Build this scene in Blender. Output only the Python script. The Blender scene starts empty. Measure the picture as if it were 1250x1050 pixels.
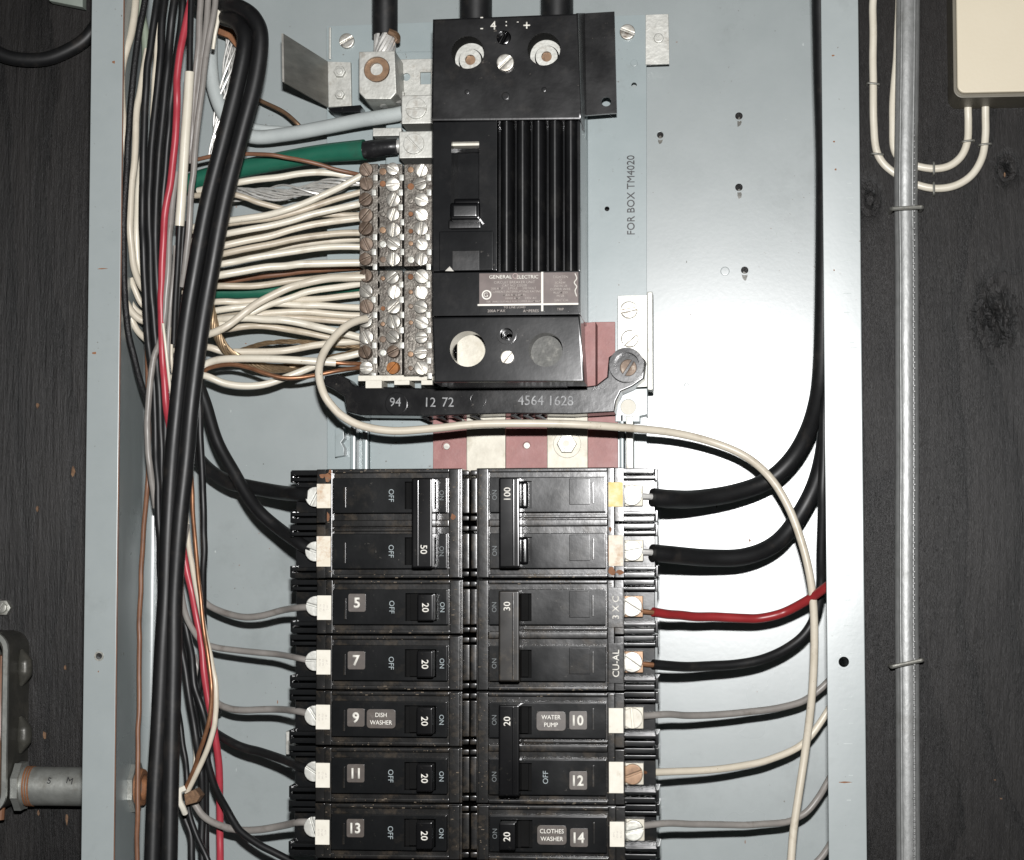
import bpy, bmesh, math, random
from mathutils import Vector, Matrix
random.seed(7)
sc = bpy.context.scene
COL = sc.collection
MM = 0.001

# ------------------------------------------------------------------ camera
DIST = 940.0                      # mm from lens to the front lip of the panel box
FPX = 2551.0                      # focal length in photo pixels (1250 wide)
YAW, PITCH = math.radians(5.71), math.radians(3.5)
CF = Vector((-math.sin(YAW)*math.cos(PITCH), math.cos(YAW)*math.cos(PITCH), math.sin(PITCH)))
CR = Vector((math.cos(YAW), math.sin(YAW), 0.0))
CU = CR.cross(CF)
cam = bpy.data.cameras.new('camera'); cam_o = bpy.data.objects.new('camera', cam); COL.objects.link(cam_o)
cam.sensor_fit = 'HORIZONTAL'; cam.sensor_width = 36.0; cam.lens = 36.0*FPX/1250.0
cam.clip_start = 0.05; cam.clip_end = 50.0
M = Matrix((CR, CU, -CF)).transposed().to_4x4(); M.translation = Vector((0, -DIST*MM, 0))
cam_o.matrix_world = M
sc.camera = cam_o
sc.render.resolution_x = 1024; sc.render.resolution_y = 860

# ------------------------------------------------------------------ light: camera flash above the lens, dim room
w = bpy.data.worlds.new('World'); sc.world = w; w.use_nodes = True
bg = w.node_tree.nodes['Background']; bg.inputs[0].default_value = (0.95, 0.98, 1.0, 1); bg.inputs[1].default_value = 0.018
fl = bpy.data.lights.new('camera_flash', 'AREA'); fl.shape = 'RECTANGLE'; fl.size = 0.026; fl.size_y = 0.014
fl.energy = 12.2; fl.color = (1.0, 0.99, 0.985)
fo = bpy.data.objects.new('camera_flash', fl); COL.objects.link(fo)
fpos = Vector((0.004, -DIST*MM+0.004, 0.086)); fo.location = fpos
fo.rotation_euler = (Vector((-0.08, 0.02, 0.02))-fpos).to_track_quat('-Z', 'Y').to_euler()
sc.view_settings.view_transform = 'Standard'; sc.view_settings.look = 'None'
sc.view_settings.exposure = 0.0; sc.view_settings.gamma = 1.0

# ------------------------------------------------------------------ helpers
def P(px, py, Y):
    """point at depth Y (mm behind the box's front lip) seen at photo pixel (px, py)"""
    d = CF + CR*((px-625.0)/FPX) - CU*((py-525.0)/FPX)
    t = (Y+DIST)/d.y
    return Vector((d.x*t, Y, d.z*t))
def R(a, b, c, d, Y):
    my, mx = (b+d)/2, (a+c)/2
    return P(a, my, Y).x, P(c, my, Y).x, P(mx, d, Y).z, P(mx, b, Y).z
def pxmm(n, Y=0): return n/2.7*(DIST+Y)/DIST

class B:
    """collects shapes in mm, becomes one mesh"""
    def __init__(s): s.bm = bmesh.new()
    def add(s, bm2):
        me = bpy.data.meshes.new('tmp'); bm2.to_mesh(me); bm2.free(); s.bm.from_mesh(me); bpy.data.meshes.remove(me); return s
    def box(s, x0, x1, y0, y1, z0, z1, bev=0.3, seg=2):
        b = bmesh.new(); bmesh.ops.create_cube(b, size=1)
        for v in b.verts:
            v.co = Vector(((x0+x1)/2+v.co.x*(x1-x0), (y0+y1)/2+v.co.y*(y1-y0), (z0+z1)/2+v.co.z*(z1-z0)))
        bev = min(bev, 0.45*min(abs(x1-x0), abs(y1-y0), abs(z1-z0)))
        if bev > 0: bmesh.ops.bevel(b, geom=b.edges[:], offset=bev, segments=seg, profile=0.6, affect='EDGES')
        return s.add(b)
    def rect(s, a, b, c, d, Yf, Yb, bev=0.3, seg=2):
        x0, x1, z0, z1 = R(a, b, c, d, Yf); return s.box(x0, x1, Yf, Yb, z0, z1, bev, seg)
    def prism(s, pts, y0, y1, bev=0.3, seg=2):
        """pts (x,z) polygon, extruded from y0 (front) to y1"""
        b = bmesh.new()
        f = [b.verts.new((x, y0, z)) for x, z in pts]; k = [b.verts.new((x, y1, z)) for x, z in pts]
        n = len(pts); ff = b.faces.new(f); b.faces.new(k[::-1])
        for i in range(n): b.faces.new((f[i], k[i], k[(i+1) % n], f[(i+1) % n]))
        bmesh.ops.recalc_face_normals(b, faces=b.faces[:])
        if bev > 0: bmesh.ops.bevel(b, geom=list(ff.edges), offset=bev, segments=seg, profile=0.6, affect='EDGES')
        return s.add(b)
    def ppoly(s, pix, y0, y1, bev=0.3):
        return s.prism([(P(a, c, y0).x, P(a, c, y0).z) for a, c in pix], y0, y1, bev)
    def cyl(s, c, r, y0, y1, n=24, bev=0.2, r2=None):
        x, z = c
        b = bmesh.new()
        rr = r if r2 is None else r2
        f = [b.verts.new((x+r*math.cos(t), y0, z+r*math.sin(t))) for t in [2*math.pi*i/n for i in range(n)]]
        k = [b.verts.new((x+rr*math.cos(t), y1, z+rr*math.sin(t))) for t in [2*math.pi*i/n for i in range(n)]]
        ff = b.faces.new(f); b.faces.new(k[::-1])
        for i in range(n): b.faces.new((f[i], k[i], k[(i+1) % n], f[(i+1) % n]))
        bmesh.ops.recalc_face_normals(b, faces=b.faces[:])
        if bev > 0: bmesh.ops.bevel(b, geom=list(ff.edges), offset=bev, segments=2, profile=0.6, affect='EDGES')
        return s.add(b)
    def pcyl(s, px, py, rpx, y0, y1, n=24, bev=0.2):
        p = P(px, py, y0); return s.cyl((p.x, p.z), pxmm(rpx, y0), y0, y1, n, bev)
    def ring(s, c, ro, ri, y0, y1, n=28, bev=0.15):
        x, z = c; b = bmesh.new(); L = []
        for r, y in ((ri, y1), (ri, y0), (ro, y0), (ro, y1)):
            L.append([b.verts.new((x+r*math.cos(2*math.pi*i/n), y, z+r*math.sin(2*math.pi*i/n))) for i in range(n)])
        for q in range(4):
            A, C = L[q], L[(q+1) % 4]
            for i in range(n): b.faces.new((A[i], A[(i+1) % n], C[(i+1) % n], C[i]))
        bmesh.ops.recalc_face_normals(b, faces=b.faces[:])
        return s.add(b)
    def halfscrew(s, c, r, y0, y1, slot=0.28, ang=0.5, dome=0.25):
        """slotted screw head: base disc and two D-shaped cheeks, front at y0"""
        x, z = c; ca, sa = math.cos(ang), math.sin(ang)
        h = (y1-y0)*0.45
        s.cyl(c, r, y0+h, y1, 20, 0)
        g = r*slot*0.5; a0 = math.asin(g/r)
        for sgn in (1, -1):
            pts = []
            m = 9
            for i in range(m+1):
                t = a0+(math.pi-2*a0)*i/m
                u, v = r*math.cos(t), sgn*r*math.sin(t)
                pts.append((x+u*ca-v*sa, z+u*sa+v*ca))
            s.prism(pts, y0, y0+h+0.02, min(dome, h*0.6), 2)
        return s
    def tube(s, path, r, n=10, sub=6, cap=True, flat=None):
        """path of Vectors (mm), radius r or list; parallel transport sweep"""
        pts, rad = spline(path, r if isinstance(r, (list, tuple)) else [r]*len(path), sub)
        b = bmesh.new(); rings = []
        t0 = (pts[1]-pts[0]).normalized()
        up = Vector((0, -1, 0)); up = (up - t0*up.dot(t0))
        if up.length < 1e-3: up = Vector((1, 0, 0)) - t0*t0.x
        up.normalize()
        for i, p in enumerate(pts):
            t = (pts[min(i+1, len(pts)-1)]-pts[max(i-1, 0)]).normalized()
            up = (up - t*up.dot(t)).normalized(); sd = t.cross(up)
            fu, fs = (1, 1) if flat is None else flat
            rings.append([b.verts.new(p+up*(rad[i]*fu*math.cos(a))+sd*(rad[i]*fs*math.sin(a))) for a in [2*math.pi*k/n for k in range(n)]])
        for A, C in zip(rings, rings[1:]):
            for k in range(n): b.faces.new((A[k], A[(k+1) % n], C[(k+1) % n], C[k]))
        if cap: b.faces.new(rings[0][::-1]); b.faces.new(rings[-1])
        bmesh.ops.recalc_face_normals(b, faces=b.faces[:])
        return s.add(b)
    def strands(s, path, r, cnt=9, turns=3.0, sub=6, rs=None, loose=0.0):
        pts, _ = spline(path, [1]*len(path), sub)
        L = [0.0]
        for a, c in zip(pts, pts[1:]): L.append(L[-1]+(c-a).length)
        rs = rs or r*0.36
        for k in range(cnt):
            ph = 2*math.pi*k/cnt; rr = r-rs if k else 0.0
            if k and loose: rr *= 1+random.uniform(-loose, loose)
            q = []
            for i, p in enumerate(pts):
                t = (pts[min(i+1, len(pts)-1)]-pts[max(i-1, 0)]).normalized()
                u = (Vector((0, -1, 0))-t*(-t.y)).normalized(); v = t.cross(u)
                a = ph+2*math.pi*turns*L[i]/L[-1]
                q.append(p+(u*math.cos(a)+v*math.sin(a))*rr)
            s.tube(q, rs, 6, 1)
        return s

def spline(path, rad, sub):
    if sub <= 1 or len(path) < 3: return [Vector(p) for p in path], list(rad)
    q = [2*Vector(path[0])-Vector(path[1])]+[Vector(p) for p in path]+[2*Vector(path[-1])-Vector(path[-2])]
    out, ro = [], []
    for i in range(1, len(q)-2):
        a, b_, c, d = q[i-1], q[i], q[i+1], q[i+2]
        for k in range(sub):
            t = k/sub; t2, t3 = t*t, t*t*t
            out.append(0.5*((2*b_)+(c-a)*t+(2*a-5*b_+4*c-d)*t2+(3*b_-a-3*c+d)*t3))
            ro.append(rad[i-1]+(rad[i]-rad[i-1])*t)
    out.append(q[-2]); ro.append(rad[-1])
    return out, ro

def finish(me, ang=35):
    for p in me.polygons: p.use_smooth = True
    me.set_sharp_from_angle(angle=math.radians(ang))
def mesh_of(b, name, off=Vector((0, 0, 0)), ang=35):
    bm = b.bm if isinstance(b, B) else b
    for v in bm.verts: v.co = (v.co-off)*MM
    me = bpy.data.meshes.new(name); bm.to_mesh(me); bm.free(); finish(me, ang); return me
def root_of(o):
    while o.parent: o = o.parent
    return o
def link(name, me, mat, parent=None):
    o = bpy.data.objects.new(name, me); COL.objects.link(o)
    if mat: 
        me.materials.clear(); me.materials.append(mat)
    if parent: o.parent = parent
    return o
def harden(o):
    if len(o.data.polygons) < 20000: wn = o.modifiers.new('weighted_normal', 'WEIGHTED_NORMAL'); wn.keep_sharp = True
    return o
def part(name, b, mat, parent, ang=35, local=False):
    off = Vector((0, 0, 0)) if local else root_of(parent).location/MM
    o = link(name, mesh_of(b, name, off, ang), mat, parent)
    return harden(o) if ang < 50 else o
def tag(o, label, cat, group=None):
    o['label'] = label; o['category'] = cat
    if group: o['group'] = group
    return o
def thing(name, label, cat, loc=(0, 0, 0), group=None):
    o = bpy.data.objects.new(name, None); COL.objects.link(o); o.location = Vector(loc)*MM; o.empty_display_size = 0.01
    return tag(o, label, cat, group)
def solo(name, b, mat, label, cat, group=None, ang=35):
    bm = b.bm; c = Vector((0, 0, 0))
    for v in bm.verts: c += v.co
    c /= max(1, len(bm.verts))
    o = link(name, mesh_of(b, name, c, ang), mat); o.location = c*MM
    return tag(o, label, cat, group)
def inst(me, name, loc, parent, rot=0.0, local=False):
    o = bpy.data.objects.new(name, me); COL.objects.link(o); o.parent = parent
    off = Vector((0, 0, 0)) if local else root_of(parent).location/MM
    o.location = (Vector(loc)-off)*MM; o.rotation_euler = (0, rot, 0); return o
def cut(o, cutter):
    """boolean-cut the cutter shapes (mm, same frame as o's mesh) out of o"""
    me = mesh_of(cutter, 'cutter'); c = bpy.data.objects.new('cutter', me); COL.objects.link(c)
    o.modifiers.clear(); mod = o.modifiers.new('cut', 'BOOLEAN'); mod.object = c; mod.operation = 'DIFFERENCE'; mod.solver = 'EXACT'
    c.matrix_world = Matrix(); 
    if o.parent: c.location = root_of(o).location
    bpy.context.view_layer.update()
    dg = bpy.context.evaluated_depsgraph_get()
    new = bpy.data.meshes.new_from_object(o.evaluated_get(dg)); o.modifiers.clear(); harden(o)
    mats = [m for m in o.data.materials]; o.data = new
    new.materials.clear()
    for m in mats: new.materials.append(m)
    finish(new, 30)
    bpy.data.objects.remove(c)
def cutr(o, pcs):
    """pcs: list of ('c',px,py,rpx,Yref) or ('r',a,b,c,d,Yref)"""
    b = B(); off = root_of(o).location/MM
    for q in pcs:
        if q[0] == 'c':
            p = P(q[1], q[2], q[4]); b.cyl((p.x, p.z), pxmm(q[3], q[4]), q[4]-8, q[4]+(q[5] if len(q) > 5 else 40), 32, 0)
        else:
            x0, x1, z0, z1 = R(q[1], q[2], q[3], q[4], q[5]); b.box(x0, x1, q[5]-8, q[5]+(q[6] if len(q) > 6 else 40), z0, z1, 0)
    for v in b.bm.verts: v.co -= off
    cut(o, b)

_txt = {}
def text_mesh(s, size, bold=0.0, depth=0.08, sx=1.0):
    key = (s, round(size, 3), bold, sx)
    if key in _txt: return _txt[key].copy()
    cu = bpy.data.curves.new('lettering', 'FONT'); cu.body = s; cu.size = 1.0; cu.align_x = 'CENTER'; cu.align_y = 'CENTER'
    cu.offset = bold; cu.extrude = 0.0; cu.resolution_u = 3
    o = bpy.data.objects.new('t', cu); COL.objects.link(o); bpy.context.view_layer.update()
    me = bpy.data.meshes.new_from_object(o.evaluated_get(bpy.context.evaluated_depsgraph_get()))
    bpy.data.objects.remove(o); bpy.data.curves.remove(cu)
    bm = bmesh.new(); bm.from_mesh(me); bpy.data.meshes.remove(me)
    if bm.verts:
        lo = Vector((min(v.co.x for v in bm.verts), min(v.co.y for v in bm.verts), 0)); hi = Vector((max(v.co.x for v in bm.verts), max(v.co.y for v in bm.verts), 0))
        c = (lo+hi)/2
        for v in bm.verts: v.co = Vector(((v.co.x-c.x)*size*sx*MM, 0, (v.co.y-c.y)*size*MM))
    r = bmesh.ops.extrude_face_region(bm, geom=bm.faces[:])
    for g in r['geom']:
        if isinstance(g, bmesh.types.BMVert): g.co.y -= depth*MM
    bmesh.ops.recalc_face_normals(bm, faces=bm.faces[:])
    me = bpy.data.meshes.new('lettering'); bm.to_mesh(me); bm.free(); _txt[key] = me
    return me.copy()
def text(s, at, size, mat, parent, rot=0.0, bold=0.0, local=False, name='lettering', sx=1.0, depth=0.08):
    me = text_mesh(s, size, bold, depth, sx); me.materials.clear(); me.materials.append(mat)
    o = bpy.data.objects.new(name, me); COL.objects.link(o); o.parent = parent
    off = Vector((0, 0, 0)) if local else root_of(parent).location/MM
    o.location = (Vector(at)-off)*MM; o.rotation_euler = (0, rot, 0)
    return o

# ------------------------------------------------------------------ materials
def mat(name, c1, c2=None, rough=0.45, metal=0.0, scale=150.0, bump=0.0, bscale=None, dirt=None, damt=0.5, dscale=60.0, rvar=0.1, spec=0.5, stretch=None, coat=0.0, speck=None):
    m = bpy.data.materials.new(name); m.use_nodes = True
    N, L = m.node_tree.nodes, m.node_tree.links
    bs = N['Principled BSDF']; tc = N.new('ShaderNodeTexCoord')
    src = tc.outputs['Object']
    if stretch:
        mp = N.new('ShaderNodeMapping'); mp.inputs['Scale'].default_value = stretch; L.new(src, mp.inputs[0]); src = mp.outputs[0]
    n1 = N.new('ShaderNodeTexNoise'); n1.inputs['Scale'].default_value = scale; n1.inputs['Detail'].default_value = 5; n1.inputs['Roughness'].default_value = 0.65
    L.new(src, n1.inputs['Vector'])
    rp = N.new('ShaderNodeValToRGB'); rp.color_ramp.elements[0].position = 0.3; rp.color_ramp.elements[1].position = 0.7
    c2 = c2 or tuple(x*0.82 for x in c1)
    rp.color_ramp.elements[0].color = (*c2, 1); rp.color_ramp.elements[1].color = (*c1, 1)
    L.new(n1.outputs[0], rp.inputs[0]); out = rp.outputs[0]
    rr = N.new('ShaderNodeMapRange'); rr.inputs[3].default_value = max(0.03, rough-rvar); rr.inputs[4].default_value = min(1, rough+rvar)
    nr = N.new('ShaderNodeTexNoise'); nr.inputs['Scale'].default_value = scale*0.6; nr.inputs['Detail'].default_value = 3; L.new(src, nr.inputs['Vector'])
    L.new(nr.outputs[0], rr.inputs[0]); L.new(rr.outputs[0], bs.inputs['Roughness'])
    if dirt:
        n2 = N.new('ShaderNodeTexNoise'); n2.inputs['Scale'].default_value = dscale; n2.inputs['Detail'].default_value = 6; n2.inputs['Roughness'].default_value = 0.7
        L.new(tc.outputs['Object'], n2.inputs['Vector'])
        r2 = N.new('ShaderNodeValToRGB'); r2.color_ramp.elements[0].position = 0.62-0.25*damt; r2.color_ramp.elements[1].position = 0.85-0.2*damt
        r2.color_ramp.elements[0].color = (0, 0, 0, 1); r2.color_ramp.elements[1].color = (1, 1, 1, 1)
        L.new(n2.outputs[0], r2.inputs[0])
        mx = N.new('ShaderNodeMix'); mx.data_type = 'RGBA'
        L.new(r2.outputs[0], mx.inputs[0]); L.new(out, mx.inputs[6]); mx.inputs[7].default_value = (*dirt, 1); out = mx.outputs[2]
    if speck:
        n3 = N.new('ShaderNodeTexNoise'); n3.inputs['Scale'].default_value = 420; n3.inputs['Detail'].default_value = 3; n3.inputs['Roughness'].default_value = 0.6
        L.new(tc.outputs['Object'], n3.inputs['Vector'])
        n4 = N.new('ShaderNodeTexNoise'); n4.inputs['Scale'].default_value = 30; n4.inputs['Detail'].default_value = 3; L.new(tc.outputs['Object'], n4.inputs['Vector'])
        ad = N.new('ShaderNodeMath'); ad.operation = 'MULTIPLY_ADD'; L.new(n4.outputs[0], ad.inputs[0]); ad.inputs[1].default_value = 0.35; L.new(n3.outputs[0], ad.inputs[2])
        r3 = N.new('ShaderNodeValToRGB'); r3.color_ramp.elements[0].position = 0.885; r3.color_ramp.elements[1].position = 0.93
        r3.color_ramp.elements[0].color = (0, 0, 0, 1); r3.color_ramp.elements[1].color = (0.8, 0.8, 0.8, 1); L.new(ad.outputs[0], r3.inputs[0])
        m3 = N.new('ShaderNodeMix'); m3.data_type = 'RGBA'; L.new(r3.outputs[0], m3.inputs[0]); L.new(out, m3.inputs[6]); m3.inputs[7].default_value = (*speck, 1); out = m3.outputs[2]
    L.new(out, bs.inputs['Base Color'])
    bs.inputs['Metallic'].default_value = metal
    bs.inputs['Specular IOR Level'].default_value = spec
    bs.inputs['Coat Weight'].default_value = coat
    if bump:
        nb = N.new('ShaderNodeTexNoise'); nb.inputs['Scale'].default_value = bscale or scale*3; nb.inputs['Detail'].default_value = 4; L.new(src, nb.inputs['Vector'])
        bn = N.new('ShaderNodeBump'); bn.inputs['Strength'].default_value = bump; bn.inputs['Distance'].default_value = 0.0006
        L.new(nb.outputs[0], bn.inputs['Height']); L.new(bn.outputs[0], bs.inputs['Normal'])
    return m
m_paint = mat('grey_enamel', (0.316, 0.350, 0.350), (0.288, 0.322, 0.322), rough=0.285, scale=45, bump=0.02, bscale=400, dirt=(0.215, 0.24, 0.238), damt=0.26, dscale=14, rvar=0.04, spec=0.75, speck=(0.11, 0.09, 0.07))
m_plate = mat('grey_plate_enamel', (0.325, 0.375, 0.38), (0.295, 0.345, 0.35), rough=0.29, scale=60, bump=0.02, bscale=500, dirt=(0.23, 0.255, 0.25), damt=0.14, dscale=40, rvar=0.04, speck=(0.12, 0.10, 0.08))
m_zinc = mat('zinc_plated_steel', (0.46, 0.46, 0.42), (0.30, 0.30, 0.27), rough=0.42, metal=0.7, scale=220, bump=0.15, dirt=(0.16, 0.13, 0.10), damt=0.3, dscale=120)
m_alum = mat('tinned_aluminium', (0.52, 0.52, 0.485), (0.38, 0.38, 0.35), rough=0.46, metal=0.5, scale=200, bump=0.12, dirt=(0.24, 0.21, 0.17), damt=0.3, dscale=150)
m_screw = mat('bright_screw', (0.58, 0.57, 0.53), (0.30, 0.28, 0.24), rough=0.36, metal=0.65, scale=320, dirt=(0.09, 0.055, 0.035), damt=0.45, dscale=300)
m_screw_old = mat('tarnished_screw', (0.17, 0.12, 0.085), (0.075, 0.052, 0.038), rough=0.5, metal=0.45, scale=300, dirt=(0.32, 0.29, 0.24), damt=0.3, dscale=350)
m_screw_rust = mat('rusted_screw', (0.50, 0.20, 0.05), (0.24, 0.09, 0.03), rough=0.7, metal=0.1, scale=300, bump=0.3)
m_bar = mat('terminal_bar_metal', (0.20, 0.185, 0.16), (0.045, 0.038, 0.032), rough=0.42, metal=0.55, scale=320, bump=0.3, dirt=(0.03, 0.02, 0.014), damt=0.55, dscale=220)
m_brass = mat('dull_brass', (0.27, 0.17, 0.10), (0.15, 0.09, 0.055), rough=0.45, metal=0.5, scale=250, dirt=(0.08, 0.045, 0.03), damt=0.35, dscale=200)
m_copper = mat('brown_copper', (0.42, 0.21, 0.11), (0.24, 0.11, 0.06), rough=0.38, metal=0.6, scale=200)
m_strand = mat('bare_strand', (0.80, 0.79, 0.76), (0.55, 0.54, 0.51), rough=0.40, metal=0.55, scale=250)
m_strand_cu = mat('bare_copper_strand', (0.42, 0.31, 0.19), (0.22, 0.15, 0.09), rough=0.38, metal=0.7, scale=300)
DUST = (0.075, 0.062, 0.048)
m_black = mat('black_phenolic', (0.0075, 0.008, 0.0085), (0.004, 0.0045, 0.005), rough=0.175, scale=90, bump=0.03, bscale=350, dirt=(0.032, 0.027, 0.021), damt=0.24, dscale=75, rvar=0.06, speck=(0.09, 0.085, 0.075))
m_shoulder = mat('dusty_black_phenolic', (0.011, 0.0105, 0.0098), (0.005, 0.005, 0.005), rough=0.22, scale=110, bump=0.07, bscale=300, dirt=(0.070, 0.054, 0.037), damt=0.46, dscale=95, rvar=0.08, speck=(0.14, 0.12, 0.095))
m_main = mat('black_bakelite', (0.0085, 0.009, 0.0098), (0.005, 0.0053, 0.006), rough=0.185, scale=60, bump=0.03, bscale=300, dirt=(0.022, 0.021, 0.0205), damt=0.36, dscale=45, rvar=0.065, speck=(0.07, 0.066, 0.06))
m_gloss = mat('glossy_black_handle', (0.0035, 0.0035, 0.004), (0.0025, 0.0025, 0.003), rough=0.16, scale=90, dirt=(0.05, 0.045, 0.037), damt=0.02, dscale=400, rvar=0.05, speck=(0.12, 0.11, 0.10))
m_handle = mat('worn_black_handle', (0.0045, 0.0045, 0.005), (0.003, 0.003, 0.0035), rough=0.19, spec=0.3, scale=90, dirt=(0.05, 0.045, 0.037), damt=0.04, dscale=300, rvar=0.06, speck=(0.12, 0.11, 0.10))
m_void = mat('matte_black_void', (0.004, 0.004, 0.004), rough=0.8, spec=0.15)
m_boss = mat('dull_black_moulding', (0.0085, 0.0085, 0.009), (0.005, 0.005, 0.0055), rough=0.20, scale=80, bump=0.05, bscale=300, dirt=(0.035, 0.033, 0.030), damt=0.3, dscale=60, spec=0.3, speck=(0.10, 0.09, 0.08))
m_dusty = mat('dusty_brown_handle', (0.018, 0.0155, 0.0125), (0.008, 0.007, 0.006), rough=0.30, spec=0.25, scale=120, dirt=(0.06, 0.048, 0.035), damt=0.42, dscale=130, rvar=0.1)
m_fibre = mat('black_fibre_sheet', (0.0075, 0.0075, 0.008), (0.0045, 0.0045, 0.005), rough=0.27, scale=120, bump=0.05, bscale=400, dirt=(0.026, 0.023, 0.020), damt=0.26, dscale=60, speck=(0.08, 0.07, 0.06))
m_red_fibre = mat('red_fibre', (0.34, 0.135, 0.122), (0.275, 0.105, 0.095), rough=0.5, scale=200, bump=0.1, bscale=900, dirt=(0.40, 0.215, 0.195), damt=0.3, dscale=120)
m_bus = mat('tin_plated_bus', (0.53, 0.505, 0.43), (0.42, 0.395, 0.33), rough=0.5, metal=0.25, scale=120, bump=0.1, dirt=(0.32, 0.285, 0.21), damt=0.35, dscale=90)
m_wcream = mat('cream_insulation', (0.70, 0.64, 0.53), (0.60, 0.54, 0.435), rough=0.35, scale=70, dirt=(0.42, 0.355, 0.265), damt=0.24, dscale=85, rvar=0.06, speck=(0.22, 0.16, 0.10))
m_wwhite = mat('white_insulation', (0.76, 0.715, 0.61), (0.67, 0.62, 0.51), rough=0.32, scale=60, dirt=(0.5, 0.44, 0.34), damt=0.18, dscale=90, rvar=0.05, speck=(0.28, 0.21, 0.14))
m_wgrey = mat('grey_insulation', (0.31, 0.29, 0.268), (0.22, 0.205, 0.19), rough=0.38, scale=80, dirt=(0.13, 0.11, 0.095), damt=0.28, dscale=100)
m_wblack = mat('black_insulation', (0.010, 0.0105, 0.011), (0.006, 0.006, 0.0065), rough=0.46, scale=90, bump=0.06, bscale=300, dirt=(0.034, 0.029, 0.025), damt=0.28, dscale=80)
m_wfabric = mat('black_braided_insulation', (0.013, 0.013, 0.014), (0.006, 0.006, 0.006), rough=0.5, scale=900, bump=0.6, bscale=1400)
m_wred = mat('red_insulation', (0.46, 0.055, 0.075), (0.36, 0.035, 0.05), rough=0.38, scale=80, dirt=(0.25, 0.03, 0.04), damt=0.1)
m_wdred = mat('dark_red_insulation', (0.33, 0.028, 0.03), (0.24, 0.02, 0.022), rough=0.38, scale=80)
m_wgreen = mat('green_insulation', (0.018, 0.135, 0.085), (0.012, 0.095, 0.06), rough=0.35, scale=60, bump=0.2, bscale=200, dirt=(0.03, 0.07, 0.05), damt=0.2)
m_wpale = mat('pale_grey_insulation', (0.52, 0.56, 0.55), (0.42, 0.455, 0.45), rough=0.38, scale=40, dirt=(0.30, 0.33, 0.32), damt=0.2, dscale=50)
m_wpgreen = mat('pale_green_insulation', (0.30, 0.35, 0.27), (0.22, 0.26, 0.20), rough=0.4, scale=60)
m_brown = mat('brown_insulation', (0.24, 0.115, 0.065), (0.15, 0.07, 0.04), rough=0.42, scale=100)
m_label = mat('white_paper_label', (0.78, 0.75, 0.66), (0.70, 0.665, 0.57), rough=0.6, scale=300, dirt=(0.52, 0.45, 0.35), damt=0.18, dscale=220)
m_label_stain = mat('rust_stained_label', (0.76, 0.72, 0.62), (0.66, 0.58, 0.45), rough=0.6, scale=200, dirt=(0.40, 0.19, 0.06), damt=0.42, dscale=140)
m_label_yel = mat('yellowed_label', (0.76, 0.60, 0.22), (0.70, 0.50, 0.14), rough=0.55, scale=160, dirt=(0.80, 0.76, 0.64), damt=0.5, dscale=110)
m_tape = mat('embossed_brown_tape', (0.085, 0.068, 0.055), (0.05, 0.04, 0.034), rough=0.38, scale=300, dirt=(0.15, 0.13, 0.115), damt=0.25, dscale=260)
m_white = mat('white_print', (0.82, 0.80, 0.73), (0.72, 0.70, 0.63), rough=0.5, scale=300)
m_grey_print = mat('worn_grey_print', (0.36, 0.42, 0.43), (0.17, 0.20, 0.21), rough=0.5, scale=500)
m_faint = mat('faint_print', (0.12, 0.14, 0.145), (0.05, 0.06, 0.06), rough=0.5, scale=500)
m_ink = mat('black_ink', (0.02, 0.02, 0.022), rough=0.5)
m_plaque = mat('brown_rating_plate', (0.135, 0.098, 0.088), (0.10, 0.074, 0.066), rough=0.5, scale=200, dirt=(0.17, 0.13, 0.115), damt=0.3, dscale=150)
m_cream = mat('cream_plastic', (0.68, 0.61, 0.47), (0.65, 0.58, 0.44), rough=0.4, scale=15, bump=0.06, bscale=600)
m_olive = mat('olive_grey_plastic', (0.15, 0.135, 0.10), (0.12, 0.108, 0.08), rough=0.45, scale=60)
m_boxsteel = mat('old_grey_box_steel', (0.075, 0.073, 0.062), (0.045, 0.044, 0.038), rough=0.38, metal=0.25, scale=70, bump=0.2, bscale=300, dirt=(0.13, 0.12, 0.10), damt=0.25)
m_galv = mat('galvanised_pipe', (0.44, 0.45, 0.42), (0.29, 0.30, 0.28), rough=0.42, metal=0.6, scale=110, bump=0.2, dirt=(0.21, 0.20, 0.17), damt=0.35, dscale=90)
m_rust = mat('rust', (0.30, 0.13, 0.055), (0.15, 0.065, 0.03), rough=0.75, scale=200, bump=0.4)
m_chip = mat('raw_wood_chip', (0.24, 0.14, 0.075), (0.09, 0.05, 0.03), rough=0.8, scale=500, bump=0.5)
m_greenstrap = mat('pale_green_metal', (0.27, 0.31, 0.27), (0.19, 0.22, 0.19), rough=0.5, scale=120, dirt=(0.12, 0.12, 0.10), damt=0.3)
m_tab = mat('dull_steel', (0.33, 0.32, 0.29), (0.20, 0.195, 0.18), rough=0.42, metal=0.65, scale=60, bump=0.1, stretch=(1, 1, 4), dirt=(0.36, 0.33, 0.27), damt=0.3, dscale=40)
m_tape_b = mat('black_tape', (0.016, 0.016, 0.017), rough=0.3, scale=200, bump=0.5, bscale=180, dirt=(0.10, 0.10, 0.10), damt=0.2, dscale=200)

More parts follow.
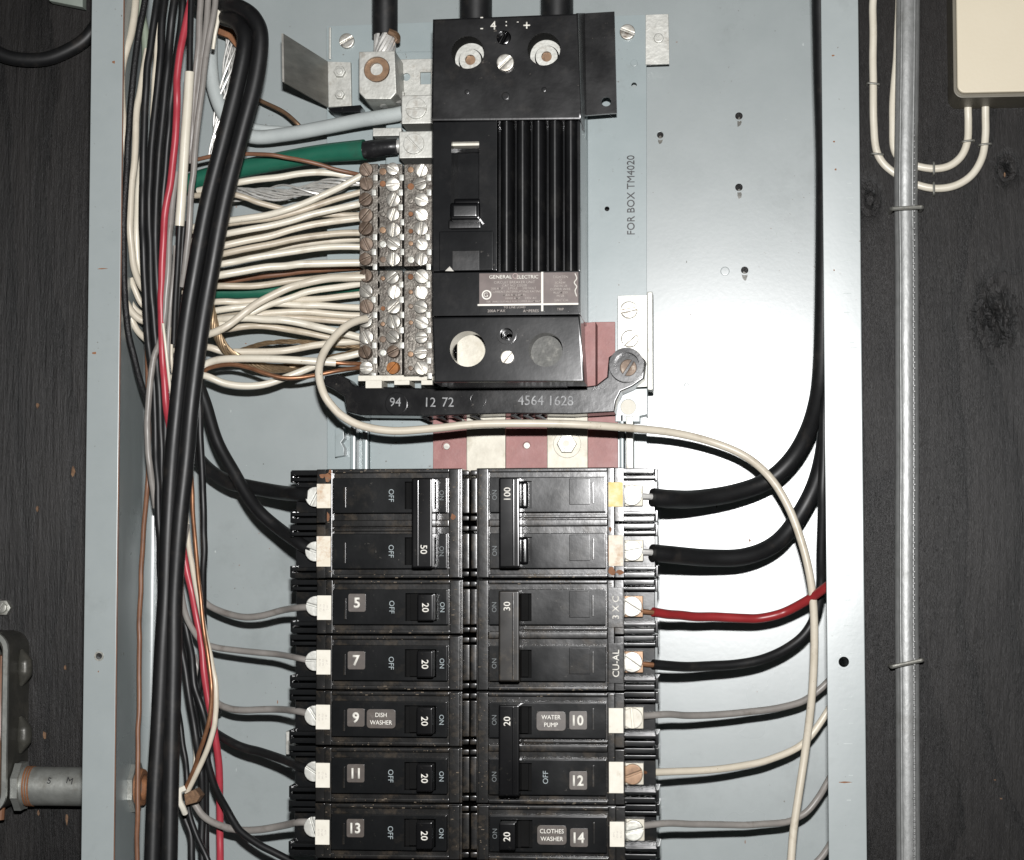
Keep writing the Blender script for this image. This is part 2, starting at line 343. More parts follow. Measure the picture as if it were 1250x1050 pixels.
def wood_mat():
    m = bpy.data.materials.new('dark_stained_plywood'); m.use_nodes = True
    N, L = m.node_tree.nodes, m.node_tree.links; bs = N['Principled BSDF']
    tc = N.new('ShaderNodeTexCoord'); O = tc.outputs['Object']
    def math_(op, a, b=None, val=None):
        n = N.new('ShaderNodeMath'); n.operation = op; L.new(a, n.inputs[0])
        if b is not None: L.new(b, n.inputs[1])
        elif val is not None: n.inputs[1].default_value = val
        return n.outputs[0]
    def noise(scale, st, det=5, rg=0.6, dist=0.0):
        mp = N.new('ShaderNodeMapping'); mp.inputs['Scale'].default_value = st; L.new(O, mp.inputs[0])
        n = N.new('ShaderNodeTexNoise'); n.inputs['Scale'].default_value = scale; n.inputs['Detail'].default_value = det; n.inputs['Roughness'].default_value = rg; n.inputs['Distortion'].default_value = dist
        L.new(mp.outputs[0], n.inputs['Vector']); return n.outputs[0]
    def ramp(f, p0, p1, c0=(0, 0, 0), c1=(1, 1, 1)):
        r = N.new('ShaderNodeValToRGB'); r.color_ramp.elements[0].position = p0; r.color_ramp.elements[1].position = p1
        r.color_ramp.elements[0].color = (*c0, 1); r.color_ramp.elements[1].color = (*c1, 1); L.new(f, r.inputs[0]); return r.outputs[0]
    fine = noise(420, (1, 1, 0.08), 6, 0.75); wide = noise(38, (1, 1, 0.16), 4, 0.55, 0.6); blot = noise(14, (1, 1, 0.6), 3)
    # growth figure: bands of a stretched, warped coordinate
    sx = N.new('ShaderNodeSeparateXYZ'); L.new(O, sx.inputs[0])
    warp = noise(7, (1, 1, 0.35), 3, 0.5)
    knotsum = None
    for kx, kz, kr in KNOTS:
        dx = math_('SUBTRACT', sx.outputs[0], val=kx); dz = math_('SUBTRACT', sx.outputs[2], val=kz)
        dz = math_('MULTIPLY', dz, val=0.62)
        d = math_('SQRT', math_('ADD', math_('MULTIPLY', dx, dx), math_('MULTIPLY', dz, dz)))
        g = math_('DIVIDE', d, val=kr)
        g = math_('EXPONENT', math_('MULTIPLY', math_('MULTIPLY', g, g), val=-1.0))
        knotsum = g if knotsum is None else math_('ADD', knotsum, g)
    fig = math_('ADD', math_('MULTIPLY', sx.outputs[0], val=26.0), math_('MULTIPLY', warp, val=7.0))
    fig = math_('ADD', fig, math_('MULTIPLY', knotsum, val=1.7))
    fig = math_('ADD', fig, math_('MULTIPLY', noise(120, (1, 1, 0.3), 3), val=0.35))
    band = math_('FRACT', fig)
    bandc = ramp(band, 0.55, 1.0)
    h = math_('ADD', math_('MULTIPLY', fine, val=0.62), math_('MULTIPLY', wide, val=0.62))
    h = math_('SUBTRACT', h, math_('MULTIPLY', bandc, val=0.20))
    h = math_('SUBTRACT', h, math_('MULTIPLY', math_('MULTIPLY', knotsum, ramp(noise(260, (1, 1, 0.5), 4, 0.7, 1.0), 0.45, 0.62)), val=0.35))
    col = ramp(h, 0.38, 0.78, (0.0004, 0.0004, 0.0004), (0.019, 0.0172, 0.0162))
    mx = N.new('ShaderNodeMix'); mx.data_type = 'RGBA'; L.new(ramp(blot, 0.35, 0.75), mx.inputs[0]); L.new(col, mx.inputs[6]); mx.inputs[7].default_value = (0.0045, 0.0043, 0.0042, 1)
    mx2 = N.new('ShaderNodeMix'); mx2.data_type = 'RGBA'; mx2.inputs[0].default_value = 0.6; L.new(mx.outputs[2], mx2.inputs[6]); L.new(col, mx2.inputs[7])
    L.new(mx2.outputs[2], bs.inputs['Base Color'])
    bs.inputs['Roughness'].default_value = 0.42; bs.inputs['Specular IOR Level'].default_value = 0.28
    bn = N.new('ShaderNodeBump'); bn.inputs['Strength'].default_value = 1.0; bn.inputs['Distance'].default_value = 0.0012
    L.new(h, bn.inputs['Height']); L.new(bn.outputs[0], bs.inputs['Normal'])
    return m

# ------------------------------------------------------------------ setting: plywood wall
WY = 97.0
KNOTS = []
for kpx, kpy, kr in ((1216, 385, 11), (1228, 205, 5), (1062, 242, 4.5)):
    p = P(kpx, kpy, WY); KNOTS.append((p.x*MM, p.z*MM, kr*MM))
m_wood = wood_mat()
b = B(); b.box(-700, 500, WY, WY+12, -520, 560, 0)
wall = link('wall', mesh_of(b, 'wall'), m_wood); wall['kind'] = 'structure'
for cx, cy, wpx, hpx in ((46, 495, 10, 12), (89, 576, 9, 22), (46, 621, 6, 12), (55, 897, 8, 18), (47, 993, 6, 12), (82, 1000, 6, 22), (80, 815, 5, 12), (1214, 952, 6, 4), (1222, 975, 5, 4), (112, 900, 4, 6), (1226, 214, 4, 10)):
    b = B(); p = P(cx, cy, WY); n = 8; ww, hh = pxmm(wpx*0.7, WY)/2, pxmm(hpx*0.7, WY)/2
    b.prism([(p.x+ww*math.cos(2*math.pi*i/n)*random.uniform(.5, 1.1), p.z+hh*math.sin(2*math.pi*i/n)*random.uniform(.5, 1.1)) for i in range(n)], WY-random.uniform(.4, .9), WY+0.5, 0.2)
    part('splinter', b, m_chip, wall)

# ------------------------------------------------------------------ panel box
BK = 95.0
XL, XR = P(105.5, 525, 0).x, P(1053, 525, 0).x
LI, RI = P(144.5, 525, 0).x, P(1007, 525, 0).x
TOP, BOT = 330.0, -300.0
box = thing('panel_box', 'grey enamelled steel electrical panel box mounted on dark plywood', 'panel box', ((XL+XR)/2, BK, BOT))
b = B(); b.box(XL+1.4, XR-1.4, BK, BK+1.5, BOT, TOP, 0)
back = part('back_panel', b, m_paint, box)
cutr(back, [('c', 902, 142, 5.0, BK), ('c', 902, 229, 5.5, BK), ('c', 909, 330, 4.5, BK), ('c', 806, 165, 4.0, BK), ('c', 742, 255, 4, BK)])
b = B(); b.box(XL, XL+1.4, 1.5, WY-0.3, BOT, TOP, 0); side_l = part('side_wall', b, m_paint, box)
b = B(); b.box(XR-1.4, XR, 1.5, WY-0.3, BOT, TOP, 0); part('side_wall', b, m_paint, box)
for sgn, xc in ((1, XL+1.35), (-1, XR-1.35)):       # rolled corners where the sides meet the back
    b2 = bmesh.new(); rr_ = 6.0; A = []; C = []
    for i in range(11):
        a = math.radians(9*i); x = xc+sgn*(rr_-rr_*math.cos(a)); y = BK+0.05-rr_+rr_*math.sin(a)
        A.append(b2.verts.new((x, y, BOT))); C.append(b2.verts.new((x, y, TOP)))
    for i in range(10): b2.faces.new((A[i], A[i+1], C[i+1], C[i]) if sgn < 0 else (C[i], C[i+1], A[i+1], A[i]))
    b = B(); b.add(b2); part('corner_bend', b, m_paint, box, 60)
def lip(x0, x1, holes, inner):
    b = B(); b.box(x0, x1, 0, 1.5, BOT, TOP, 0.45)
    o = part('front_lip', b, m_paint, box); cutr(o, holes); return o
lipl = lip(XL, LI, [('c', 121, 801, 4.2, 0)], 1)
lipr = lip(RI, XR, [('c', 1030, 808, 6.5, 0)], -1)
b = B(); p = P(1030, 808, 0); b.ring((p.x, p.z), pxmm(9), pxmm(6.3), -0.35, 1.0); part('hole_rim', b, m_paint, lipr)
b = B(); p = P(121, 801, 0); b.ring((p.x, p.z), pxmm(6), pxmm(4), -0.35, 1.0); part('hole_rim', b, m_zinc, lipl)
# rusty raw edge of the left lip, rust spots, scratches on the right lip
b = B(); b.box(LI, LI+0.35, 0.3, 1.3, BOT, TOP, 0.1); part('raw_edge', b, m_brown, lipl)
for px, py, w_, h_, o in ((125, 328, 14, 2, lipl), (115, 431, 6, 4, lipl), (139, 76, 5, 5, lipl), (120, 820, 2, 3, lipl), (1017, 68, 4, 3, lipr), (1018, 173, 3, 3, lipr), (1020, 207, 3, 3, lipr), (1018, 330, 2, 3, lipr), (1032, 955, 16, 2, lipr)):
    b = B(); p = P(px, py, 0); n = 7
    b.prism([(p.x+pxmm(w_/2)*math.cos(2*math.pi*i/n)*random.uniform(.5, 1.1), p.z+pxmm(h_/2)*math.sin(2*math.pi*i/n)*random.uniform(.5, 1.1)) for i in range(n)], -0.10, 0.3, 0.03)
    part('rust_spot', b, m_rust, o)
m_scr = mat('scuffed_enamel', (0.46, 0.50, 0.49), (0.38, 0.42, 0.41), rough=0.5)
for i in range(34):
    py = 225+i*23+random.uniform(-11, 11); x = random.uniform(1029, 1039); l_ = random.uniform(3, 12)
    b = B(); b.rect(x, py, x+l_, py+0.8, -0.05, 0.2, 0); part('scratch', b, m_scr, lipr)
# embossed dimples and little marks on the back panel
for px, py, r in ((885, 331, 5.5), (838, 470, 3)):
    b = B(); b.pcyl(px, py, r, BK-0.5, BK+0.2, 20, 0.4); part('dimple', b, m_paint, back)
for px, py in ((902, 142), (902, 229), (909, 330), (806, 165)):
    b = B(); p = P(px, py, BK); b.ring((p.x, p.z), pxmm(6.3, BK), pxmm(4.6, BK), BK-0.5, BK+0.3); part('hole_burr', b, m_paint, back)

for i in range(46):
    px, py = random.uniform(300, 990), random.uniform(20, 1040)
    if 345 < px < 800: px = random.choice((random.uniform(800, 990), random.uniform(255, 345)))
    n = 6; w_ = random.choice((1.2, 1.6, 2.4)); h_ = random.choice((1.0, 1.5, 5.0)); p = P(px, py, BK)
    b = B(); b.prism([(p.x+pxmm(w_/2, BK)*math.cos(2*math.pi*k/n)*random.uniform(.5, 1.2), p.z+pxmm(h_/2, BK)*math.sin(2*math.pi*k/n)*random.uniform(.5, 1.2)) for k in range(n)], BK-0.06, BK+0.3, 0)
    part('paint_chip', b, random.choice((m_rust, m_scr, m_boxsteel)), back)
for px, py in ((902, 148), (903, 236), (909, 336), (806, 170)):
    p = P(px, py, BK); n = 9
    b = B(); b.prism([(p.x+pxmm(3.2, BK)*math.cos(2*math.pi*k/n)*random.uniform(.6, 1.2), p.z-0.5+pxmm(7, BK)*math.sin(2*math.pi*k/n)*random.uniform(.5, 1.1)) for k in range(n)], BK-0.05, BK+0.3, 0)
    part('hole_shadow', b, m_boxsteel, back)  # dark patches painted as the shadow tails below the holes
# conduit nipple into the left side wall, outlet box outside
nipY = 80.0; pn = P(70, 960, nipY); NZ = pn.z; NR = 9.6
def tubeX(b, x0, x1, r, n=28, yc=nipY, zc=NZ): b.tube([Vector((x0, yc, zc)), Vector(((x0+x1)/2, yc, zc)), Vector((x1, yc, zc))], r, n, 1); return b
xjb = P(24, 960, nipY).x
nip = thing('conduit_nipple', 'short galvanised pipe nipple joining the outlet box to the panel', 'conduit', (xjb, nipY, NZ))
b = B(); tubeX(b, xjb, XL+3.8, NR); part('pipe', b, m_galv, nip)
b = B()
for i in range(3): tubeX(b, xjb+4+i*1.3, xjb+4.8+i*1.3, NR+0.35)
part('rusty_thread', b, m_rust, nip)
def locknut(x, w_, r, mt):
    b = B(); pts = []
    n = 16
    for i in range(n):
        a = 2*math.pi*i/n; rr = r*(1.0 if i % 2 else 0.9); pts.append((rr*math.cos(a), rr*math.sin(a)))
    b2 = bmesh.new(); f = [b2.verts.new((x, nipY+u, NZ+v)) for u, v in pts]; k = [b2.verts.new((x+w_, nipY+u, NZ+v)) for u, v in pts]
    b2.faces.new(f); b2.faces.new(k[::-1])
    for i in range(n): b2.faces.new((f[i], k[i], k[(i+1) % n], f[(i+1) % n]))
    bmesh.ops.recalc_face_normals(b2, faces=b2.faces[:]); b.add(b2); return part('locknut', b, mt, nip)
locknut(xjb-1, 3.5, 12.6, m_galv); locknut(XL+1.45, 2.4, 12.6, m_galv)
b = B(); b2 = bmesh.new()
n = 28; L_ = []
for r, x in ((6.4, XL+3.7), (6.4, XL+6.8), (8.8, XL+6.8), (9.8, XL+3.7)):
    L_.append([b2.verts.new((x, nipY+r*math.cos(2*math.pi*i/n), NZ+r*math.sin(2*math.pi*i/n))) for i in range(n)])
for q in range(4):
    for i in range(n): b2.faces.new((L_[q][i], L_[q][(i+1) % n], L_[(q+1) % 4][(i+1) % n], L_[(q+1) % 4][i]))
bmesh.ops.recalc_face_normals(b2, faces=b2.faces[:]); b.add(b2); part('rusty_bushing', b, m_rust, nip)
for s_, px in (('5', 60), ('M', 85)):
    p = P(px, 953, nipY-NR-0.2); text(s_, (p.x, nipY-NR-0.05, p.z), 4.6, m_ink, nip, rot=0.25, name='stamped_mark')

jx1 = P(8, 870, 64).x; jt, jb = P(8, 772, 64).z, P(8, 992, 64).z
jbx = thing('outlet_box', 'old grey steel outlet box at the end of the pipe nipple', 'outlet box', (jx1-25, WY, (jt+jb)/2))
def rrect(x0, x1, z0, z1, r, n=6):
    pts = []
    for cx, cz, a0 in ((x1-r, z1-r, 0), (x0+r, z1-r, 90), (x0+r, z0+r, 180), (x1-r, z0+r, 270)):
        for i in range(n+1):
            a = math.radians(a0+90*i/n); pts.append((cx+r*math.cos(a), cz+r*math.sin(a)))
    return pts
b = B(); b.prism(rrect(jx1-55, jx1, jb, jt, 9), 64, WY, 1.2, 3); shell = part('shell', b, m_boxsteel, jbx)
b = B(); b.prism(rrect(jx1-52, jx1-2.6, jb+3, jt-3, 7), 56, 92, 0); 
for v in b.bm.verts: v.co -= root_of(shell).location/MM
cut(shell, b)
b = B()
o_, i_ = rrect(jx1-55, jx1+0.4, jb-0.4, jt+0.4, 9), rrect(jx1-53, jx1-1.8, jb+1.8, jt-1.8, 7.2)
b2 = bmesh.new(); LL = [[b2.verts.new((x, y, z)) for x, z in q] for q, y in ((i_, 65.5), (i_, 63.2), (o_, 63.2), (o_, 65.5))]
for q in range(4):
    for i in range(len(o_)): b2.faces.new((LL[q][i], LL[q][(i+1) % len(o_)], LL[(q+1) % 4][(i+1) % len(o_)], LL[(q+1) % 4][i]))
bmesh.ops.recalc_face_normals(b2, faces=b2.faces[:]); b.add(b2); part('rim', b, m_galv, jbx)
for py in (815, 897):
    b = B(); p = P(34, py, 84); b.tube([Vector((jx1+0.2, 84, p.z+9)), Vector((jx1+2.0, 84, p.z+3)), Vector((jx1+2.0, 84, p.z-3)), Vector((jx1+0.2, 84, p.z-9))], [1, 4, 4, 1], 12, 5); part('knockout_boss', b, m_boxsteel, jbx)
b = B(); p = P(2, 900, 85)
b.tube([P(0, 1000, 80), P(4, 930, 78), P(0, 860, 80), P(3, 800, 78)], 2.2, 10); part('inner_wire', b, m_brown, jbx)
b = B(); p = P(3, 742, WY-4)
b.cyl((p.x, p.z), 4.2, WY-4, WY+0.5, 6, 0.5); b.halfscrew((p.x, p.z), 2.6, WY-6, WY-3.8, ang=1.0)
solo('wall_screw', b, m_zinc, 'bright hex screw in the plywood above the outlet box', 'screw')

# ------------------------------------------------------------------ interior mounting plate
PY = 84.0
plate = thing('mounting_plate', 'light grey interior mounting plate carrying the breakers and bus bars', 'mounting plate', (P(600, 525, PY).x, PY+2, P(600, 1050, PY).z))
b = B(); b.ppoly([(399, 32), (527, 27), (700, 21), (789, 18), (790, 1120), (400, 1120)], PY, PY+1.6, 0.2)
deck = part('deck', b, m_plate, plate)
cutr(deck, [('c', 774, 104, 3.4, PY), ('c', 741, 255, 3.0, PY), ('c', 490, 545, 8, PY)])
# raised channel under the main breaker
b = B(); b.rect(470, 60, 716, 505, 70, PY+0.5, 1.5); part('raised_channel', b, m_plate, plate)
b = B(); b.rect(450, 500, 760, 1110, 78, PY+0.5, 1.0); part('bus_channel', b, m_plate, plate)
for px in (426, 441): 
    b = B(); b.rect(px, 520, px+7, 1100, 74, PY+0.5, 1.0); part('channel_rail', b, m_plate, plate)
b = B(); b.rect(757, 505, 763, 1100, 72, PY+0.5, 0.8); part('channel_rail', b, m_plate, plate)
b = B(); b.rect(764, 508, 773, 572, 70, PY+0.5, 0.5); part('hook_tab', b, m_alum, plate)
b = B(); b.ppoly([(409, 523), (419, 521), (420, 535), (416, 540), (420, 547), (420, 556), (409, 558)], 76, PY+0.5, 0.3); part('hook_tab', b, m_plate, plate)
b = B(); b.ppoly([(349, 893), (360, 893), (360, 921), (349, 921)], 80, BK, 0.3); part('side_tab', b, m_alum, plate)
# screws in the plate corners, rivet tab at its upper right
b = B(); p = P(424, 51, PY); b.halfscrew((p.x, p.z), pxmm(9.5, PY), PY-2.6, PY+0.1, 0.22, 0.5, 0.6); part('corner_screw', b, m_screw, plate)
b = B(); p = P(766, 40, PY); b.halfscrew((p.x, p.z), pxmm(9.5, PY), PY-2.6, PY+0.1, 0.22, -0.4, 0.6); part('corner_screw', b, m_screw, plate)
b = B(); p = P(774, 77, PY); b.cyl((p.x, p.z), pxmm(4.5, PY), PY-0.5, PY+0.1, 16, 0.3); part('dimple', b, m_plate, plate)
b = B(); b.ppoly([(788, 18), (816, 17), (817, 78), (788, 79)], PY-1.6, PY-0.02, 0.25); tb = part('riveted_tab', b, m_alum, plate)
b = B(); p = P(804, 47, PY-1.6); b.cyl((p.x, p.z), pxmm(6, PY), PY-3.0, PY-1.5, 16, 0.5); b.ring((p.x, p.z), pxmm(4, PY), pxmm(2.5, PY), PY-3.4, PY-2.9); part('rivet', b, m_alum, tb)
b = B(); b.rect(401, 33, 404, 72, PY-1.5, PY, 0.4); part('edge_bend', b, m_alum, plate)
# printed lettering along the plate
p = P(770, 238, PY)
for dx_, dd in ((-0.09, 0.0), (0.09, 0.012)): text('FOR BOX TM4020', (p.x+dx_, PY-0.02-dd, p.z), 5.3, m_ink, plate, rot=-math.pi/2, sx=0.95, name='plate_lettering', depth=0.05)

# red fibre insulation and bus bars
red = thing('fibre_insulator', 'dull red fibre insulating sheet behind the two bus bars', 'insulator', (P(640, 540, 72).x, 76, P(640, 580, 72).z))
b = B(); b.rect(528, 496, 755, 1100, 74, 76.5, 0.3); sh = part('sheet', b, m_red_fibre, red)
cutr(sh, [('c', 545, 545, 6, 74, 2), ('c', 643, 544, 5, 74, 2)])
for px, py in ((545, 545), (643, 544)):
    b = B(); b.pcyl(px, py, 4.0, 74.6, 76, 16, 0.2); part('rivet_end', b, m_tab, red)
b = B(); b.ppoly([(713, 394), (727, 393), (727, 474), (713, 474)], 64, PY-2.2, 0.3); part('side_wrap', b, m_red_fibre, red)
b = B(); b.rect(722, 393, 751, 476, PY-2.0, PY-0.1, 0.3); part('front_wrap', b, m_red_fibre, red)
for (px0, px1, lab) in ((569, 617, 'flat cream-tarnished bus bar without a nut'), (668, 718, 'flat cream-tarnished bus bar held by a hex nut')):
    t = thing('bus_bar', lab+' between red insulation', 'bus bar', (P((px0+px1)/2, 540, 70).x, 73, P(640, 580, 70).z))
    b = B(); b.rect(px0, 494, px1, 1090, 70, 73.8, 0.5); part('bar', b, m_bus, t)
    if px0 > 600:
        p = P(692, 542, 68)
        b = B(); b.cyl((p.x, p.z), pxmm(17, 70), 69.2, 70.2, 28, 0.3); part('washer', b, m_bus, t)
        b = B(); b.cyl((p.x, p.z), pxmm(12, 70), 65.4, 69.3, 6, 0.5); part('nut', b, m_zinc, t)
        b = B(); b.ring((p.x, p.z), pxmm(7, 70), pxmm(4.0, 70), 63.5, 66); part('stud', b, m_alum, t)
        b = B(); b.cyl((p.x, p.z), pxmm(4.5, 70), 64.2, 66, 16, 0.2); part('stud_end', b, m_label, t)

m_moulded = mat('worn_raised_figure', (0.42, 0.43, 0.43), (0.08, 0.08, 0.085), rough=0.5, scale=420)
# moulded black cross bar with raised figures
xb = thing('moulded_cross_bar', 'black moulded bus support bar with raised figures below main breaker', 'support bar', (P(590, 490, 60).x, 70, P(590, 505, 60).z))
b = B(); b.ppoly([(396, 459), (412, 456), (424, 462), (432, 471), (520, 474), (700, 474), (728, 470), (741, 460), (743, 436), (756, 427), (776, 428), (788, 440), (786, 462), (772, 472), (758, 478), (752, 490), (750, 503), (700, 506), (620, 505), (520, 508), (440, 507), (424, 503), (420, 484), (408, 476), (396, 470)], 50, 69, 0.8)
part('bar', b, m_boss, xb)
p = P(765, 446, 46)
b = B(); b.ring((p.x, p.z), pxmm(21, 46), pxmm(15.5, 46), 43, 56); part('boss', b, m_boss, xb)
b = B(); b.cyl((p.x, p.z), pxmm(16, 46), 53, 57, 24, 0); part('boss_floor', b, m_boss, xb)
b = B(); b.halfscrew((p.x+0.6, p.z-0.8), pxmm(10.5, 46), 49.5, 53.2, 0.25, 1.0, 0.6); part('screw', b, m_screw_old, xb)
b = B(); p = P(583, 488, 50); b.ring((p.x, p.z), pxmm(10.5, 50), pxmm(8.8, 50), 49.4, 50.5); part('moulded_ring', b, m_boss, xb)
p = P(484, 493, 50); b = B(); b.cyl((p.x, p.z), pxmm(14, 50), 49.2, 56, 24, 0.3); part('moulded_disc', b, m_boss, xb)
for s_, px, py, sz in (('94', 483, 491, 6.0), ('12', 526, 491, 6.4), ('72', 547, 491, 6.4), ('4564 1628', 666, 489, 6.6)):
    p = P(px, py, 50); text(s_, (p.x, 50.05 if s_ != '94' else 49.25, p.z), sz, m_moulded, xb, name='raised_figures', depth=0.35, rot=0.02, sx=0.95)
for i, px in enumerate((512, 532, 552, 575, 625, 640, 655)):
    b = B(); b.ppoly([(px, 504), (px+12, 511), (px+12, 514), (px-2, 508)], 56, 69, 0.2); part('rib', b, m_boss, xb)

# white-metal bracket to the right of the cross bar
br = thing('steel_bracket', 'pale plated steel bracket with two screws right of main breaker', 'bracket', (P(775, 420, 70).x, PY, P(775, 505, 70).z))
b = B(); b.ppoly([(754, 361), (790, 360), (790, 472), (754, 474)], 66, 68, 0.3); part('bracket_plate', b, m_alum, br)
b = B(); b.rect(790, 356, 797, 476, 58, 70, 0.6); part('flange', b, m_alum, br)
b = B(); b.rect(756, 364, 788, 470, 68.02, PY-0.02, 0.3); part('spacer', b, m_alum, br)
for i, (px, py) in enumerate(((768, 379), (769, 414))):
    b = B(); p = P(px, py, 66); b.halfscrew((p.x, p.z), pxmm(10.5, 64), 62.6, 66.1, 0.25, 0.2+i*0.5, 0.7); part('screw', b, m_screw, br)
b = B(); b.ppoly([(751, 481), (764, 475), (790, 474), (790, 506), (781, 508), (781, 515), (751, 515)], 72, PY-0.02, 0.4); o = part('foot', b, m_plate, br)
p = P(767, 497, 72)
b = B(); b.ring((p.x, p.z), pxmm(12.5, 72), pxmm(9.5, 72), 70.6, 72.5); part('foot_ring', b, m_plate, br)
b = B(); b.cyl((p.x, p.z), pxmm(9.4, 72), 71.2, 72.5, 20, 0.3); part('foot_rivet', b, m_label, br)

# ------------------------------------------------------------------ bent tab, neutral lug and small lugs at upper left
ft = thing('bent_tab', 'dull steel tab bent outwards and bolted beside the neutral lug', 'tab', (P(414, 100, 80).x, PY, P(414, 132, 80).z))
b = B(); b.ppoly([(400, 75), (428, 76), (429, 129), (401, 131)], PY-3, PY-0.02, 0.3); part('foot_plate', b, m_alum, ft)
a1, a2, a3, a4 = P(400, 75, PY-3), P(346, 41, 42), P(347, 100, 42), P(401, 131, PY-3)
b = B(); b2 = bmesh.new(); off = Vector((-0.9, -0.35, 0))
vs = [b2.verts.new(v) for v in (a1, a2, a3, a4)]+[b2.verts.new(v+off) for v in (a1, a2, a3, a4)]
for f in ((0, 1, 2, 3), (7, 6, 5, 4), (0, 4, 5, 1), (1, 5, 6, 2), (2, 6, 7, 3), (3, 7, 4, 0)): b2.faces.new([vs[i] for i in f])
bmesh.ops.recalc_face_normals(b2, faces=b2.faces[:]); b.add(b2); part('bent_wing', b, m_tab, ft)
for py, r in ((88, 7.5), (116, 6)):
    b = B(); p = P(415, py, PY-4); b.cyl((p.x, p.z), pxmm(r, 80), PY-6.0, PY-2.9, 6, 0.4); b.cyl((p.x, p.z), pxmm(r*0.55, 80), PY-6.8, PY-5.9, 14, 0.4); part('bolt', b, m_alum, ft)

nl = thing('neutral_lug', 'large square aluminium lug with socket screw clamping the neutral cable', 'lug', (P(464, 100, 60).x, PY, P(464, 130, 60).z))
b = B(); b.ppoly([(438, 63), (482, 62), (484, 113), (477, 121), (446, 121), (438, 113)], 42, 74, 0.7); lug = part('block', b, m_alum, nl)
cutr(lug, [('c', 460, 85, 16.5, 42, 5)])
b = B(); p = P(460, 85, 46); b.ring((p.x, p.z), pxmm(15.8, 46), pxmm(8, 46), 44.6, 49, 32); part('socket_screw', b, m_brass, nl)
b = B(); b.cyl((p.x, p.z), pxmm(9, 46), 47.6, 49, 6, 0); part('socket_floor', b, m_rust, nl)
b = B(); b.tube([P(474, 108, 58), P(476, 122, 58), P(477, 129, 58)], 5.4, 20, 3); part('strand_end', b, m_strand, nl)
b = B(); b.rect(488, 72, 530, 150, 68, 70.2, 0.3); sp = part('strap', b, m_alum, nl); cutr(sp, [('r', 513, 88, 526, 103, 68), ('c', 496, 94, 5, 68)])
b = B(); b.ppoly([(400, 132), (440, 128), (440, 137), (404, 137)], 70, PY-0.2, 0.3); part('insulator_edge', b, m_main, nl)

for (y0, y1, ang, nm) in ((116, 151, 0.05, 'square lug with slotted screw clamping the pale grey cable'), (160, 193, 1.15+math.pi/2-0.4, 'square lug with slotted screw clamping the green cable')):
    t = thing('terminal_lug', nm, 'lug', (P(505, (y0+y1)/2, 60).x, 70, P(505, y1, 60).z))
    b = B(); b.rect(487 if y0 > 150 else 490, y0, 532, y1, 48, 67.8, 0.6); part('block', b, m_alum, t)
    p = P(505 if y0 > 150 else 508, (y0+y1)/2-1, 47); b = B(); b.halfscrew((p.x, p.z), pxmm(13, 47), 46.3, 48.2, 0.13, ang, 0.3); part('screw', b, m_alum, t)
    b = B(); b.rect(455 if y0 > 150 else 492, y0-4, 490, y0+6, 62, 69, 0.4); part('back_strap', b, m_alum, t)

# ------------------------------------------------------------------ neutral terminal blocks: 2 blocks x 3 rails x 7 screws
def screw_mesh(nm, r, ang, mt, h=2.0):
    b = B(); b.halfscrew((0, 0), r, -h, 0.3, 0.24, ang, 0.45); me = mesh_of(b, nm); me.materials.append(mt); return me
def rails(y0, y1, lab, k0):
    t = thing('neutral_terminal_block', lab, 'terminal block', (P(480, 400, 70).x, PY, P(480, y1, 60).z))
    spec = ((438, 462, 58, 448), (462, 492, 52, 481), (492, 532, 46, 515))
    n = 7; step = (y1-y0)/n
    for ci, (a, c, Yf, sc_) in enumerate(spec):
        b = B(); b.rect(a+1, y0+1, c-1, y1-1, Yf, 80, 0.5)
        rail = part('rail', b, m_bar, t)
        for i in range(n):
            py = y0+step*(i+0.5)
            k = (k0*7+i)
            mt = m_screw
            if ci == 0: mt = m_screw_old if k < 8 or random.random() < 0.45 else m_screw
            if ci == 1 and k == 13: mt = m_screw_rust
            if ci == 1 and k == 12: mt = m_screw_old
            p = P(sc_, py, Yf)
            me = screw_mesh('screw', pxmm(8.4+random.uniform(-.7, .5), Yf), random.uniform(0, 3.1), mt, 3.0+random.uniform(0, .8))
            so = inst(me, 'screw', (p.x+random.uniform(-.35, .35), Yf+0.05, p.z+random.uniform(-.35, .35)), rail); so.rotation_euler = (random.uniform(-.13, .13), 0, random.uniform(-.13, .13))
            if ci > 0:      # wire end showing in its hole beside the screw
                q = P(sc_-14, py+random.uniform(-2, 2), Yf-0.5)
                b = B(); b.ring((q.x, q.z), 2.4, 1.5, Yf-0.5, Yf+0.4, 14); part('wire_hole', b, m_bar, rail)
                b = B(); r_ = random.uniform(1.1, 1.9); b.cyl((q.x+.2, q.z), r_, Yf-random.uniform(0.6, 1.8), Yf+0.3, 8, 0.4)
                part('wire_end', b, random.choice((m_brass, m_brass, m_screw_old, m_zinc, m_bar, m_rust)), rail)
            if random.random() < 0.3: continue
            b = B(); u = P(sc_+random.uniform(-1.5, 1)+(9 if ci < 2 else 8), py+step/2, Yf); b.box(u.x-0.9, u.x+1.4, Yf-0.9, Yf+0.3, u.z-1.6, u.z+1.6, 0.5); part('bright_nib', b, m_alum, rail)
    return t
tb_u = rails(199, 326, 'upper neutral terminal block, three rails of tarnished slotted screws', 0)
tb_l = rails(329, 459, 'lower neutral terminal block with one orange rusted screw', 1)
b = B(); b.rect(437, 458, 532, 465, 54, 78, 0.4); part('foot_strip', b, m_label, tb_l)
for px, w_, Y in ((446, 20, 46), (481, 19, 46), (514, 14, 46)):
    b = B(); b.rect(px, 464, px+w_, 474 if px < 470 else 470, Y, Y+18, 0.4); part('foot', b, m_label, tb_l)

